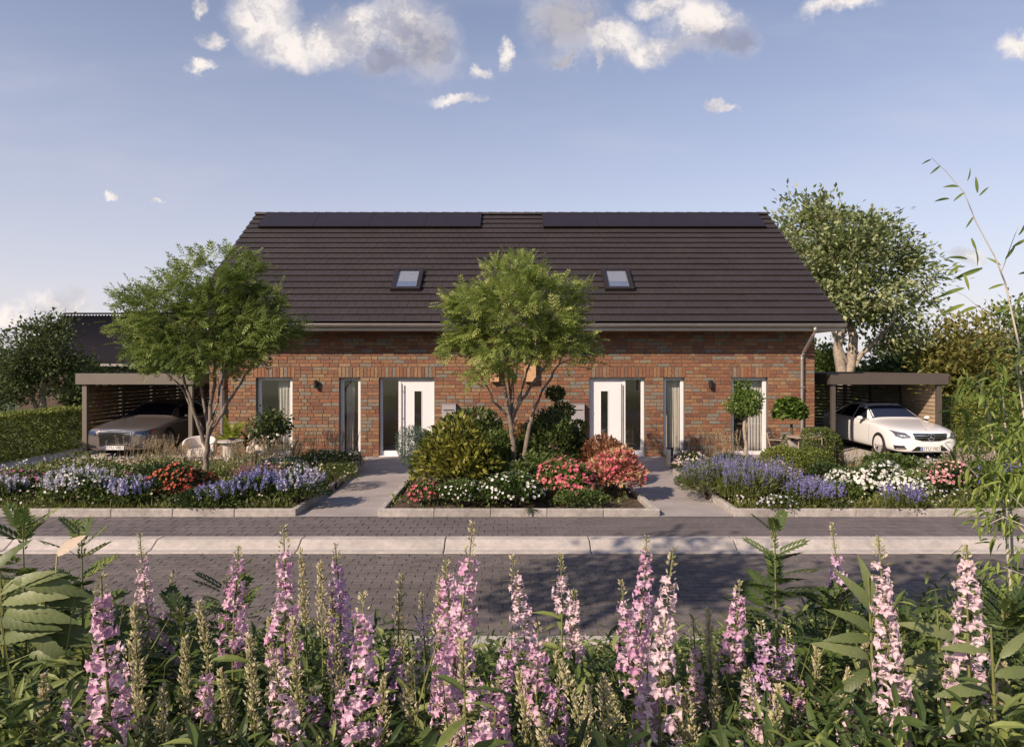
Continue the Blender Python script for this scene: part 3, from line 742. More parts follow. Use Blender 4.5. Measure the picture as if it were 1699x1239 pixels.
# eave: soffit, fascia, gutter, downpipes
MB().box(-RWH + .02, RWH - .02, 18.38, YW + .0, 3.447, 3.465).box(-RWH + .02, RWH - .02, 18.36, 18.379, 3.445, 3.60).build('soffit', 'ceil', house, world=True)
MB().box(-RWH + .02, -HW - .002, YW + .001, 28.5, 3.447, 3.465).box(HW + .002, RWH - .02, YW + .001, 28.5, 3.447, 3.465).build('soffit', 'ceil', house, world=True)
gp = [(18.29 + .075 * math.cos(a), 3.61 + .085 * math.sin(a)) for a in np.linspace(math.pi, 2 * math.pi, 9)]
gi = [(18.29 + .066 * math.cos(a), 3.612 + .076 * math.sin(a)) for a in np.linspace(2 * math.pi, math.pi, 9)]
gut = MB(); gut.prism(gp + gi, -RWH - .02, RWH + .02)
gut.tube([(-RWH - .02, 18.212, 3.612), (RWH + .02, 18.212, 3.612)], .011, 8)
gut_o = gut.build('gutter', 'zinc', house, world=True)
for k in range(21):
    x = -RWH + .2 + k * (2 * RWH - .4) / 20
    MB().box(x - .012, x + .012, 18.203, 18.36, 3.617, 3.622).build('bracket', 'zinc', gut_o)
for s in (-1, 1):
    xg, xw = s * wx(1352.5) * 18.29 / YW, s * wx(1328.5)
    pts = [(xg, 18.29, 3.54), (xg, 18.29, 3.42), (xg - s * .02, 18.33, 3.35), (xw + s * .03, YW - .12, 2.87), (xw, YW - .08, 2.78), (xw, YW - .08, 0.02)]
    P = [pts[0], pts[1], pts[2], pts[3], pts[4], pts[5]]
    dp = MB().tube(P, .042, 12); dp.lathe([(.042, 0), (.055, .02), (.055, .07), (.042, .09)], 12, (xg, 18.29, 3.42)); dp.lathe([(.043, 0), (.05, .01), (.05, .05), (.043, .06)], 12, (xw, YW - .08, 2.66))
    d = dp.build('downpipe', 'zinc', house, world=True, smooth=False)
    d.data.shade_smooth(); d.modifiers.new('es', 'EDGE_SPLIT').split_angle = R(40)
    for z in (.6, 1.9): MB().box(xw - .05, xw + .05, YW - .13, YW - .001, z, z + .03).build('pipe_clip', 'zinc', d)
# solar panels
sdir = (RG - E).normalized()
def on_roof(x, q, lift=0.0):   # q: distance up the slope
    p = E + sdir * q + nrm * lift; return Vector((x, p.y, p.z))
def roof_box(mb, x0, x1, q0, q1, t0, t1):
    c = [on_roof(x0, q0, t0), on_roof(x1, q0, t0), on_roof(x1, q1, t0), on_roof(x0, q1, t0), on_roof(x0, q0, t1), on_roof(x1, q0, t1), on_roof(x1, q1, t1), on_roof(x0, q1, t1)]
    mb.poly(c, [(0, 3, 2, 1), (4, 5, 6, 7), (0, 1, 5, 4), (1, 2, 6, 5), (2, 3, 7, 6), (3, 0, 4, 7)]); return mb
def q_at(py):     # slope distance seen at photo row py
    k = (HZ - py) / F; d = (RG - E)
    tt = (k * E.y - (E.z - EYE)) / (d.z - k * d.y); return tt * SL
q0, q1 = q_at(382) + .05, q_at(359.5)
Yq = (E + sdir * q0).y
for xa, xb in ((PX(428, Yq), PX(797.5, Yq)), (PX(901, Yq), PX(1270, Yq))):
    w = (xb - xa) / 4
    for k in range(4):
        p = roof_box(MB(), xa + k * w + .008, xa + (k + 1) * w - .008, q0, q1, .10, .135).build('solar_panel', 'pv', roof_o)
        fr_ = MB(); a_, b_ = xa + k * w + .006, xa + (k + 1) * w - .006
        roof_box(fr_, a_, b_, q0 - .02, q0 - .001, .095, .139); roof_box(fr_, a_, b_, q1 + .001, q1 + .02, .095, .139)
        roof_box(fr_, a_ - .004, a_ + .001, q0, q1, .095, .139); roof_box(fr_, b_ - .001, b_ + .004, q0, q1, .095, .139)
        fr_.build('panel_frame', 'frame_dark', p)
    rl = MB()
    for q in (q0 + .3, q1 - .3): roof_box(rl, xa, xb, q, q + .04, .05, .099)
    rl.build('mounting_rail', 'steel', roof_o)
# skylights
qs0, qs1 = q_at(486), q_at(452)
M['skyglass'] = glassmat('skylight_glass', (.95, .96, .97), 1.5)
M['skyroom'] = mat('skylight_lining', (.82, .80, .79), .6, .02, 3)
M['blind'] = mat('skylight_blind', (.42, .47, .66), .7, .03, 3)
for c0, c1 in ((648, 697), (1004, 1052)):
    Ys = (E + sdir * qs0).y
    xa, xb = PX(c0, Ys), PX(c1, Ys); fw = .12
    sk = part_empty('skylight', house)
    f_ = MB(); roof_box(f_, xa, xa + fw, qs0, qs1, .0, .15); roof_box(f_, xb - fw, xb, qs0, qs1, .0, .15); roof_box(f_, xa + fw, xb - fw, qs0, qs0 + fw, .0, .148); roof_box(f_, xa + fw, xb - fw, qs1 - fw * .8, qs1, .0, .148)
    f_.build('frame', 'frame_dark', sk)
    roof_box(MB(), xa + fw - .01, xb - fw + .01, qs0 + fw - .01, qs1 - fw * .8 + .01, .118, .124).build('pane', 'skyglass', sk)
    b_ = MB(); roof_box(b_, xa + fw, xb - fw, qs0 + fw, qs1 - fw * .8, .09, .098); b_.build('lining', 'skyroom', sk)
    b2 = MB(); roof_box(b2, xa + fw + .04, xb - fw - .04, qs0 + fw + .0, qs0 + fw + .36, .101, .106); b2.build('roller_blind', 'blind', sk)

# things fixed to the wall
def wall_lamp(px, label):
    x = wx(px); t = thing('wall_lamp', label, 'lamp', (x, YW, PZ(637, YW)), 0, 'lamps on the brick wall')
    MB().box(-.03, .03, -.02, -.001, -.07, .07).build('back_plate', 'black', t)
    MB().lathe([(.045, -.11), (.05, -.105), (.05, .105), (.045, .11)], 16, (0, -.085, 0)).build('lamp_body', 'black', t)
    MB().box(-.015, .015, -.045, -.0205, -.02, .02).build('arm', 'black', t)
wall_lamp(525, 'black cylinder wall lamp between the two left windows')
wall_lamp(1178, 'black cylinder wall lamp between the two right windows')
def letterbox(px0, px1, label):
    x0, x1 = wx(px0), wx(px1); z1, z0 = PZ(670, YW), PZ(722, YW)
    t = thing('letterbox', label, 'letterbox', ((x0 + x1) / 2, YW, z0), 0, 'letterboxes beside the doors'); w = (x1 - x0) / 2; h = z1 - z0
    MB().box(-w, w, -.15, -.002, 0, h).build('box', 'letter', t, bevel=.006)
    MB().box(-w - .006, w + .006, -.165, -.002, h + .001, h + .012).build('lid', 'letter', t)
    MB().box(-w * .8, w * .8, -.1525, -.1505, h * .8, h * .83).build('slot', 'black', t)
letterbox(734, 757, 'grey metal letterbox right of the left front door')
letterbox(946, 969, 'grey metal letterbox left of the right front door')
def nestbox(px0, px1, label):
    x0, x1 = wx(px0), wx(px1); z1, z0 = PZ(602, YW), PZ(633, YW)
    t = thing('nesting_box', label, 'nesting box', ((x0 + x1) / 2, YW, z0), 0, 'wooden boxes on the wall'); w = (x1 - x0) / 2; h = z1 - z0
    MB().box(-w, w, -.16, -.002, 0, h).build('box', 'birdwood', t, bevel=.004)
    MB().box(-w - .015, w + .015, -.2, -.002, h + .001, h + .02).build('lid', 'birdwood', t)
nestbox(814, 828, 'left one of two pale wooden boxes on the wall behind the middle tree')
nestbox(870, 889, 'right one of two pale wooden boxes on the wall behind the middle tree')

# ------------------------------------------------------------------ carports
def carport(s, label):
    YF_, YB = 19.6, 25.1
    xo = 12.08; xi = 9.08
    t = thing('carport', label, 'carport', (s * (xo + xi) / 2, YF_, 0), 0, 'carports either side of the house')
    def xr(a, b): return tuple(sorted((s * a, s * b)))
    zt, zb = PZ(619.5, YF_), PZ(637.5, YF_)
    f = MB(); a, b = xr(xi - .06, xo + .28)
    f.box(a, b, YF_ - .12, YF_ - .06, zb, zt).box(a, b, YB + .1, YB + .15, zb, zt)
    for q in ((xi - .06, xi - .01), (xo + .23, xo + .28)):
        u, v = xr(*q); f.box(u, v, YF_ - .059, YB + .099, zb, zt)
    f.build('fascia', 'fascia' if s < 0 else 'fascia_shaded', t, world=True, bevel=.004)
    u, v = xr(xi - .009, xo + .229); MB().box(u, v, YF_ - .059, YB + .099, zb + .12, zt - .05).build('roof', 'frame_dark', t, world=True)
    bays = [YF_, YF_ + 1.83, YF_ + 3.66, YB]
    for y in bays:
        for q in (xo, xi):
            if q == xi and y in bays[1:3]: continue
            u, v = xr(q, q + .13) if q == xo else xr(q, q + .11)
            MB().box(u, v, y - .055, y + .055, -.02, zb + .1 if q == xo else zb + .1).build('post', 'post' if s < 0 else 'fascia_shaded', t, world=True, bevel=.004)
    pitch = .1165; sm = 'slat' if s < 0 else 'slat_sunlit'
    m1 = None
    for i in range(3):
        y0, y1 = bays[i] + .058, bays[i + 1] - .058
        for k in range(16):
            z = .07 + k * pitch
            u, v = xr(xo + .03, xo + .055)
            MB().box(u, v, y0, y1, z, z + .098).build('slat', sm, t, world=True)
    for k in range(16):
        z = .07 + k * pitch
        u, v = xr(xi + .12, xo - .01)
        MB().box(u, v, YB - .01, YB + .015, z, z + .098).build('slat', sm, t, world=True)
    return t
carport(-1, 'carport with brown slatted screens over the grey car on the left')
carport(1, 'carport with slatted screens in a sunlit tone over the white car on the right')
# ------------------------------------------------------------------ cars
def car(label, cat_loc, paint, glass, W_, H_, L_, kind, plate_txt):
    root = thing('car', label, 'car', cat_loc)
    k = W_ / 1.81; hz = H_ / 1.44; ly = L_ / 4.69
    nose = .02 if kind == 'a' else 0.0
    ST = [  # y, half width, bottom, shoulder, roof-edge half width, top
        (0.00, .46, .25, .60 + nose, .34, .70 + nose * 2), (0.05, .66, .20, .64 + nose, .46, .745 + nose * 1.6), (0.17, .80, .18, .69 + nose, .56, .79 + nose),
        (0.40, .875, .18, .76, .64, .845), (0.80, .905, .18, .83, .68, .90), (1.20, .905, .18, .88, .68, .95), (1.48, .905, .18, .90, .68, .985),
        (1.62, .905, .18, .905, .67, 1.04), (2.30, .905, .18, .92, .565, 1.405), (2.75, .905, .18, .93, .56, 1.44), (3.25, .905, .18, .94, .55, 1.41),
        (3.70, .90, .18, .95, .55, 1.27), (4.12, .895, .2, .955, .58, 1.06), (4.45, .86, .24, .94, .58, 1.02), (4.64, .76, .3, .86, .5, .94), (4.69, .60, .34, .78, .4, .86)]
    V, Fc = [], []
    for (y, w, zb, zs, wr, zr) in ST:
        y *= ly; w *= k; wr *= k; zr *= hz; zs *= hz
        dz = zr - zs
        sec = [(0, zb), (.78 * w, zb), (.95 * w, zb + .05), (w * .99, zb + .16), (w, (zb + zs) * .5), (w * .985, zs - .07), (w * .955, zs - .01), (w * .91, zs + .012),
               (wr + (w * .88 - wr) * .5, zs + dz * .48), (wr, zr - .055 if dz > .2 else zr - .03), (wr * .8, zr - .012), (wr * .4, zr - .002), (0, zr)]
        ring = [(x, y, z) for x, z in sec] + [(-x, y, z) for x, z in sec[-2:0:-1]]
        V += ring
    n = len(ring)
    for i in range(len(ST) - 1):
        for j in range(n): Fc.append((i*n + j, i*n + (j+1) % n, (i+1)*n + (j+1) % n, (i+1)*n + j))
    Fc.append(tuple(range(n))[::-1]); b0 = (len(ST) - 1) * n; Fc.append(tuple(range(b0, b0 + n)))
    me = bpy.data.meshes.new('body'); me.from_pydata(V, [], Fc); me.update(); me.shade_smooth()
    tmp = bpy.data.objects.new('body_tmp', me); COL.objects.link(tmp)
    sm = tmp.modifiers.new('s', 'SUBSURF'); sm.levels = 2; sm.render_levels = 2
    yw = (.93 * ly if kind == 'b' else .98 * ly, 3.72 * ly); rw = .335 * (1 if kind == 'b' else 1.06)
    cut = MB()
    for y in yw:
        for s in (-1, 1): cut.lathe([(rw + .035, s * (.62 * k)), (rw + .035, s * 1.2)], 32, (0, y, rw), 'x')
    co = cut.build('cut_tmp', 'plastic')
    bm_ = tmp.modifiers.new('b', 'BOOLEAN'); bm_.operation = 'DIFFERENCE'; bm_.object = co; bm_.solver = 'EXACT'
    dg = bpy.context.evaluated_depsgraph_get(); dg.update()
    ev = tmp.evaluated_get(dg); me2 = bpy.data.meshes.new_from_object(ev)
    me2.name = 'body'
    bpy.data.objects.remove(tmp); bpy.data.objects.remove(co)
    me2.materials.clear(); me2.shade_smooth()
    body = obj('body', me2, paint, root)
    body.modifiers.new('es', 'EDGE_SPLIT').split_angle = R(45)
    # carrier for details: rays onto the painted shell
    bv = BVHTree.FromPolygons([v.co for v in me2.vertices], [p.vertices[:] for p in me2.polygons])
    def hit(o, d, off):
        h = bv.ray_cast(Vector(o), Vector(d))
        return None if h[0] is None else h[0] - Vector(d) * off
    def patch(name, quads, m, axis, parent=body, off=.006, n=8, mm=4, both=False):
        Vp, Fp = [], []
        sets = [quads] + ([[[(-p[0], p[1]) for p in q] for q in quads]] if both else [])
        for qs in sets:
            for q in qs:
                b = len(Vp)
                A, B, C, D = [np.array(p, float) for p in q]
                for j in range(mm + 1):
                    for i in range(n + 1):
                        u, v = i / n, j / mm
                        p = (A * (1-u) + B * u) * (1-v) + (D * (1-u) + C * u) * v
                        if axis == 'front': h = hit((p[0], -2, p[1]), (0, 1, 0), off)
                        elif axis == 'top': h = hit((p[0], p[1], 3), (0, 0, -1), off)
                        else: h = hit((3 * axis, p[0], p[1]), (-axis, 0, 0), off)
                        if h is None: h = Vector((p[0], .5, p[1])) if axis == 'front' else Vector((0, p[0], p[1]))
                        Vp.append(tuple(h))
                for j in range(mm):
                    for i in range(n):
                        a = b + j * (n + 1) + i; Fp.append((a, a + 1, a + n + 2, a + n + 1))
        me_ = np_mesh(name, np.array(Vp), np.array(Fp), smooth=True)
        return obj(name, me_, m, parent)
    # glazing
    patch('windscreen', [[(-.70 * k, 1.60 * ly), (.70 * k, 1.60 * ly), (.535 * k, 2.22 * ly), (-.535 * k, 2.22 * ly)]], glass, 'top', n=14, mm=10, off=.004)
    if kind == 'b':
        patch('sunroof', [[(-.42 * k, 2.42 * ly), (.42 * k, 2.42 * ly), (.42 * k, 2.95 * ly), (-.42 * k, 2.95 * ly)]], 'carglass', 'top', off=.003)
    patch('rear_window', [[(-.5 * k, 3.36 * ly), (.5 * k, 3.36 * ly), (.56 * k, 4.02 * ly), (-.56 * k, 4.02 * ly)]], 'carglass', 'top', n=10, mm=8, off=.004)
    zt_, zb_ = 1.325 * hz, .975 * hz
    for s in (-1, 1):
        patch('side_window', [[(1.80 * ly, zb_), (2.52 * ly, zb_ + .005), (2.52 * ly, zt_ + .02), (2.22 * ly, zt_ - .01)]], 'carglass', s, off=.004)
        patch('side_window', [[(2.58 * ly, zb_ + .005), (3.40 * ly, zb_ + .02), (3.16 * ly, zt_ - .01), (2.58 * ly, zt_ + .02)]], 'carglass', s, off=.004)
        patch('side_window', [[(3.45 * ly, zb_ + .025), (3.78 * ly, zb_ + .05), (3.52 * ly, zb_ + .22), (3.24 * ly, zt_ - .03)]], 'carglass', s, off=.004)
        patch('window_trim', [[(1.68 * ly, zb_ - .022), (3.85 * ly, zb_ + .03), (3.85 * ly, zb_ + .045), (1.68 * ly, zb_ - .008)]], 'chrome' if kind == 'a' else 'plastic', s, off=.007, n=24, mm=1)
        for y in (1.44, 2.55, 3.35):
            patch('door_gap', [[(y * ly, .32), (y * ly + .008, .32), (y * ly + .008, .93 * hz), (y * ly, .93 * hz)]], 'plastic', s, off=.002, n=1, mm=12)
        for y in (2.36, 3.16):
            patch('door_handle', [[(y * ly - .1, .80 * hz), (y * ly + .1, .805 * hz), (y * ly + .1, .83 * hz), (y * ly - .1, .825 * hz)]], paint if kind == 'b' else 'chrome', s, off=.022, n=4, mm=2)
        patch('sill_trim', [[(1.45 * ly, .205), (3.2 * ly, .205), (3.2 * ly, .24), (1.45 * ly, .24)]], 'plastic', s, off=.004, n=10, mm=2)
        # mirror
        mx = s * (.90 * k + .085); mz = 1.0 * hz; my = 1.80 * ly
        mi = MB().box(mx - .105, mx + .105, my - .09, my + .06, mz - .065, mz + .065).build('mirror', paint, root, smooth=True, sub=2)
        MB().tube([(s * .82 * k, my, mz - .06), (mx - s * .03, my, mz - .05)], .02, 8).build('mirror_foot', 'plastic', mi)
    # front
    if kind == 'b':
        g = patch('grille', [[(-.40, .565), (.40, .565), (.445, .70), (-.445, .70)], [(-.22, .525), (.22, .525), (.40, .566), (-.40, .566)]], 'plastic', 'front', off=.006, n=16)
        for z, w in ((.652, .43), (.592, .40)):
            for s in (-1, 1): patch('grille_bar', [[(s * .10, z - .010), (s * w, z - .006), (s * w, z + .014), (s * .10, z + .016)]], 'chrome', 'front', g, off=.024)
        patch('grille_frame', [[(-.455, .70), (.455, .70), (.45, .714), (-.45, .714)], [(-.24, .512), (.24, .512), (.22, .526), (-.22, .526)]], 'chrome', 'front', g, off=.012, n=14, mm=1)
        patch('grille_frame', [[(.22, .512), (.41, .558), (.40, .569), (.22, .526)], [(.41, .556), (.458, .70), (.443, .70), (.398, .568)]], 'chrome', 'front', g, off=.012, n=8, mm=1, both=True)
        y0 = hit((0, -2, .618), (0, 1, 0), .03).y
        em = MB(); cz = .618; RR = .088
        pts = [(RR * math.cos(a), y0, cz + RR * math.sin(a)) for a in np.linspace(0, 2 * math.pi, 33)]
        em.tube(pts, .0105, 8)
        for a in (90, 210, 330):
            c_, s_ = math.cos(R(a)), math.sin(R(a)); w = .016
            em.poly([(-s_ * w, y0 - .002, cz + c_ * w), (s_ * w, y0 - .002, cz - c_ * w), (c_ * RR, y0 - .002, cz + s_ * RR), (0, y0 - .012, cz)], [(0, 3, 2), (3, 1, 2), (0, 1, 3)])
        em.build('emblem', 'chrome', g)
        MB().lathe([(.082, y0 + .004), (.082, y0 + .01)], 24, (0, 0, cz), 'y').build('emblem_disc', 'plastic', g)
        h = hit((0, .22, 3), (0, 0, -1), .002); MB().lathe([(.022, 0), (.018, .006)], 14, tuple(h)).build('bonnet_badge', 'steel', body)
        HL = [[(.50, .60), (.70, .575), (.735, .74), (.60, .715)], [(.70, .575), (.80, .615), (.835, .775), (.735, .74)]]
        hl = patch('headlight', HL, 'lamp_glass', 'front', n=10, mm=8, both=True, off=.007)
        patch('lamp_strip', [[(.60, .694), (.80, .742), (.81, .755), (.60, .708)], [(.56, .62), (.66, .612), (.67, .65), (.585, .655)], [(.70, .615), (.77, .635), (.78, .675), (.70, .655)]], 'lamp_core', 'front', hl, n=6, mm=3, both=True, off=.012)
        patch('lower_intake', [[(-.50, .245), (.50, .245), (.36, .365), (-.36, .365)]], 'plastic', 'front', n=16)
        patch('side_intake', [[(.60, .285), (.80, .27), (.83, .375), (.66, .385)]], 'plastic', 'front', both=True)
        patch('intake_blade', [[(.60, .30), (.79, .29), (.79, .31), (.62, .32)]], 'chrome', 'front', both=True, off=.012)
        patch('lower_lip', [[(-.66, .195), (.66, .195), (.66, .21), (-.66, .21)]], 'plastic', 'front', n=16, mm=1, off=.008)
        pz = .305
    else:
        g = patch('grille', [[(-.405, .32), (.405, .32), (.43, .66), (-.43, .66)], [(-.43, .66), (.43, .66), (.39, .745), (-.39, .745)]], 'plastic', 'front', off=.006, n=16, mm=6)
        for i in range(7):
            z = .365 + i * .055; w = .41 + .004 * i
            patch('grille_bar', [[(-w, z), (w, z), (w, z + .014), (-w, z + .014)]], 'chrome', 'front', g, off=.024, n=16, mm=1)
        patch('grille_frame', [[(-.40, .745), (.40, .745), (.40, .765), (-.40, .765)], [(-.41, .30), (.41, .30), (.41, .318), (-.41, .318)]], 'chrome', 'front', g, off=.014, n=14, mm=1)
        patch('grille_frame', [[(.405, .31), (.425, .31), (.45, .66), (.43, .66)], [(.43, .66), (.45, .66), (.405, .765), (.388, .748)]], 'chrome', 'front', g, off=.014, n=3, mm=8, both=True)
        hl = patch('headlight', [[(.49, .60), (.74, .60), (.74, .73), (.55, .715)], [(.74, .60), (.875, .625), (.895, .765), (.74, .73)]], 'carglass_blue', 'front', n=10, mm=6, both=True, off=.007)
        patch('turn_signal', [[(.86, .64), (.90, .65), (.905, .75), (.87, .74)]], 'amber', 'front', hl, n=4, mm=3, both=True, off=.010)
        patch('lamp_strip', [[(.53, .612), (.72, .612), (.72, .624), (.535, .624)]], 'lamp_core', 'front', hl, n=6, mm=2, both=True, off=.012)
        patch('side_intake', [[(.48, .26), (.84, .27), (.86, .36), (.56, .34)]], 'plastic', 'front', both=True)
        patch('intake_blade', [[(.52, .30), (.84, .31), (.84, .322), (.53, .312)]], 'chrome', 'front', both=True, off=.013)
        patch('lower_lip', [[(-.7, .2), (.7, .2), (.7, .225), (-.7, .225)]], 'plastic', 'front', n=16, mm=1, off=.008)
        pz = .275
    patch('bonnet_gap', [[(-.5, .70 if kind == 'b' else .775), (.5, .70 if kind == 'b' else .775), (.5, .705 if kind == 'b' else .78), (-.5, .705 if kind == 'b' else .78)]], 'plastic', 'front', off=.002, n=16, mm=1) if kind == 'a' else None
    # number plate with printed characters
    y0 = hit((0, -2, pz), (0, 1, 0), .02).y
    pl_ = MB().box(-.26, .26, y0 - .008, y0 + .012, pz - .055, pz + .055).build('number_plate', 'plate', root, bevel=.003)
    MB().box(-.26, -.215, y0 - .0105, y0 - .0085, pz - .052, pz + .052).build('plate_band', 'plate_blue', pl_)
    if kind == 'b': MB().lathe([(.018, y0 - .0105), (.018, y0 - .0085)], 12, (.012, 0, pz + .012), 'y').build('plate_sticker', 'plate_yellow', pl_)
    cu = bpy.data.curves.new('plate_text', 'FONT'); cu.body = plate_txt; cu.size = .115; cu.align_x = 'CENTER'; cu.align_y = 'CENTER'; cu.extrude = .0005
    to = bpy.data.objects.new('plate_text_tmp', cu); COL.objects.link(to)
    dg = bpy.context.evaluated_depsgraph_get(); tme = bpy.data.meshes.new_from_object(to.evaluated_get(dg)); bpy.data.objects.remove(to)
    tme.materials.clear()
    tx = obj('plate_text', tme, 'plate_ink', pl_); tx.rotation_euler = (R(90), 0, 0); tx.location = (.02, y0 - .0095, pz)
    # wheels
    proto = None
    for y in yw:
        for s in (-1, 1):
            x = s * (.80 * k)
            wh = part_empty('wheel', root, (x, y, rw))
            wh.rotation_euler = (0, 0, 0 if s > 0 else math.pi)
            if proto is None:
                ty = MB().lathe([(rw * .70, -.11), (rw * .93, -.115), (rw, -.085), (rw, .085), (rw * .93, .112), (rw * .70, .105)], 40, (0, 0, 0), 'x', True)
                tyo = ty.build('tyre', 'rubber', wh, smooth=True)
                rm_ = MB().lathe([(rw * .715, .08), (rw * .745, .10), (rw * .70, .106), (rw * .665, .085)], 40, (0, 0, 0), 'x', True)
                rmo = rm_.build('rim', 'rim', wh, smooth=True)
                MB().lathe([(rw * .71, -.1), (rw * .71, .08), (rw * .66, .08), (rw * .64, -.09)], 40, (0, 0, 0), 'x', True).build('barrel', 'rim_dark', rmo, smooth=True)
                MB().lathe([(.001, -.02), (rw * .64, -.02), (rw * .64, -.03), (.001, -.03)], 24, (0, 0, 0), 'x').build('brake_disc', 'plastic', rmo)
                sp = MB()
                for q in range(10):
                    a = q * 2 * math.pi / 10 + (.12 if q % 2 else -.12); c_, s_ = math.cos(a), math.sin(a); w0, w1 = .026, .017
                    r0, r1 = .05, rw * .68
                    pts = []
                    for (rr, w, x0, x1) in ((r0, w0, .03, .07), (r1, w1, .05, .092)):
                        for (ww, xx) in ((-w, x0), (w, x0), (w, x1), (-w, x1)): pts.append((xx, rr * c_ - ww * s_, rr * s_ + ww * c_))
                    sp.poly(pts, [(0, 1, 5, 4), (1, 2, 6, 5), (2, 3, 7, 6), (3, 0, 4, 7), (0, 3, 2, 1), (4, 5, 6, 7)])
                sp.lathe([(.065, .02), (.065, .07), (.05, .082), (.002, .084)], 20, (0, 0, 0), 'x')
                sp.build('spokes', 'rim', rmo)
                proto = wh
            else:
                for ch in proto.children: copy_tree(ch, wh)
    # dark underside so that no light shows beneath the arches
    MB().box(-.6 * k, .6 * k, .5, L_ - .5, .17, .5).build('underbody', 'plastic', root)
    return root
car('white saloon car with star grille parked nose out in the right carport', (11.10, 18.25, -.004), 'carwhite', 'carglass_blue', 1.80, 1.44, 4.69, 'b', 'STU V8D')
car('bronze grey saloon car with tall slatted grille parked in the left carport', (-10.83, 18.75, -.004), 'cargrey', 'carglass', 1.95, 1.46, 5.14, 'a', 'STU V8D')

# ------------------------------------------------------------------ terrace furniture
def tub_chair(label, loc, rz):
    t = thing('lounge_chair', label, 'chair', loc, rz, 'cream lounge chairs')
    n = 17; V, Fc = [], []
    a = np.linspace(R(-118), R(118), n)
    for i, q in enumerate(a):      # shell wraps round the back (+y); profile inner/outer, lower arms at the ends
        e = abs(q) / R(118); top = .72 - .16 * e ** 2.2
        for (r, z) in ((.30, .30), (.30, top - .05), (.33, top), (.385, top), (.41, top - .06), (.40, .22), (.34, .20)):
            V.append((r * math.sin(q) * 1.0, r * math.cos(q), z))
    for i in range(n - 1):
        for j in range(7): Fc.append((i*7 + j, i*7 + (j+1) % 7, (i+1)*7 + (j+1) % 7, (i+1)*7 + j))
    Fc.append(tuple(range(7))); Fc.append(tuple(range((n-1)*7, n*7))[::-1])
    me = bpy.data.meshes.new('shell'); me.from_pydata(V, [], Fc); me.shade_smooth()
    o = obj('backrest', me, 'upholstery', t); m = o.modifiers.new('s', 'SUBSURF'); m.levels = 1; m.render_levels = 2
    MB().box(-.31, .31, -.36, .27, .22, .43).build('seat', 'upholstery', t, smooth=True, bevel=.05)
    for x, y in ((-.24, -.26), (.24, -.26), (-.22, .26), (.22, .26)): MB().tube([(x * 1.15, y * 1.15, 0), (x, y, .23)], (.012, .02), 8).build('leg', 'teak', t)
    return t
YT = 17.6
tub_chair('cream rounded lounge chair behind the left tree trunk', (PX(331, 17.2), 17.2, .012), R(12))
tub_chair('cream rounded lounge chair behind the dark leafed plant under the left window', (PX(440, 17.9), 17.9, .012), R(-30))
def drum_table(label, px, Y, r, h):
    t = thing('side_table', label, 'table', (PX(px, Y), Y, .012))
    MB().lathe([(r * .55, 0), (r * .6, .03), (r * .62, h - .08), (r * .58, h - .045)], 28).build('base', 'stone_table', t, smooth=False)
    MB().lathe([(r * .94, h - .044), (r, h - .035), (r, h - .008), (r * .97, h)], 36).build('table_top', 'stone_table', t)
    return t
drum_table('round pale stone side table between the two lounge chairs', 383, 16.9, .31, .66)
b = tag(MB().lathe([(.05, 0), (.09, .03), (.10, .06), (.085, .06), (.045, .02)], 20, (PX(385, 16.9), 16.9, .674)).build('bowl', 'black'), 'dark shallow bowl on the round side table', 'bowl')
def cafe_chair(label, loc, rz):
    t = thing('garden_chair', label, 'chair', loc, rz, 'garden chairs on the right terrace')
    for s in (-1, 1):
        MB().tube([(s * .22, -.25, 0), (s * .22, -.2, .44), (s * .22, -.2, .45)], .013, 8).build('leg', 'teak', t)
        MB().tube([(s * .22, .32, 0), (s * .22, .2, .44), (s * .215, .27, .70), (s * .19, .31, .86)], .014, 8).build('leg', 'teak', t)
        MB().tube([(s * .235, .25, .64), (s * .25, -.02, .65), (s * .24, -.2, .62), (s * .22, -.2, .45)], .014, 8).build('armrest', 'teak', t)
    for i in range(6): MB().box(-.215, .215, -.21 + i * .07, -.155 + i * .07, .445, .462).build('seat_slat', 'teak', t)
    for i in range(4):
        z = .58 + i * .08; MB().box(-.205, .205, .225 + i * .023, .24 + i * .023, z, z + .045).build('back_slat', 'teak', t)
    MB().tube([(-.19, .31, .86), (-.1, .325, .895), (.1, .325, .895), (.19, .31, .86)], .014, 8).build('top_rail', 'teak', t)
    return t
cafe_chair('pale slatted garden chair beside the brick wall at the right corner', (PX(1296, 17.3), 17.3, .012), R(55))
cafe_chair('pale slatted garden chair in front of the right carport post', (PX(1352, 17.6), 17.6, .012), R(-12))
t = thing('garden_table', 'small round wooden garden table between the slatted chairs', 'table', (PX(1331, 17.3), 17.3, .012))
MB().lathe([(.36, .69), (.38, .70), (.38, .72), (.36, .73)], 32).build('table_top', 'teak', t)
for a in (45, 135, 225, 315): MB().tube([(.3 * math.cos(R(a)), .3 * math.sin(R(a)), 0), (.2 * math.cos(R(a)), .2 * math.sin(R(a)), .69)], .016, 8).build('leg', 'teak', t)
# path light
t = thing('bollard_light', 'short bollard light with black cap beside the right path', 'lamp', (PX(1111, 16.7), 16.7, .05))
MB().box(-.07, .07, -.07, .07, .44, .475).build('cap', 'black', t)
MB().box(-.055, .02, -.055, .055, .02, .439).build('diffuser', 'bollard_white', t)
MB().box(-.068, -.056, -.06, .06, 0, .439).build('side_panel', 'bollard_yellow', t)
MB().box(.021, .07, -.065, .065, 0, .439).build('post', 'black', t)
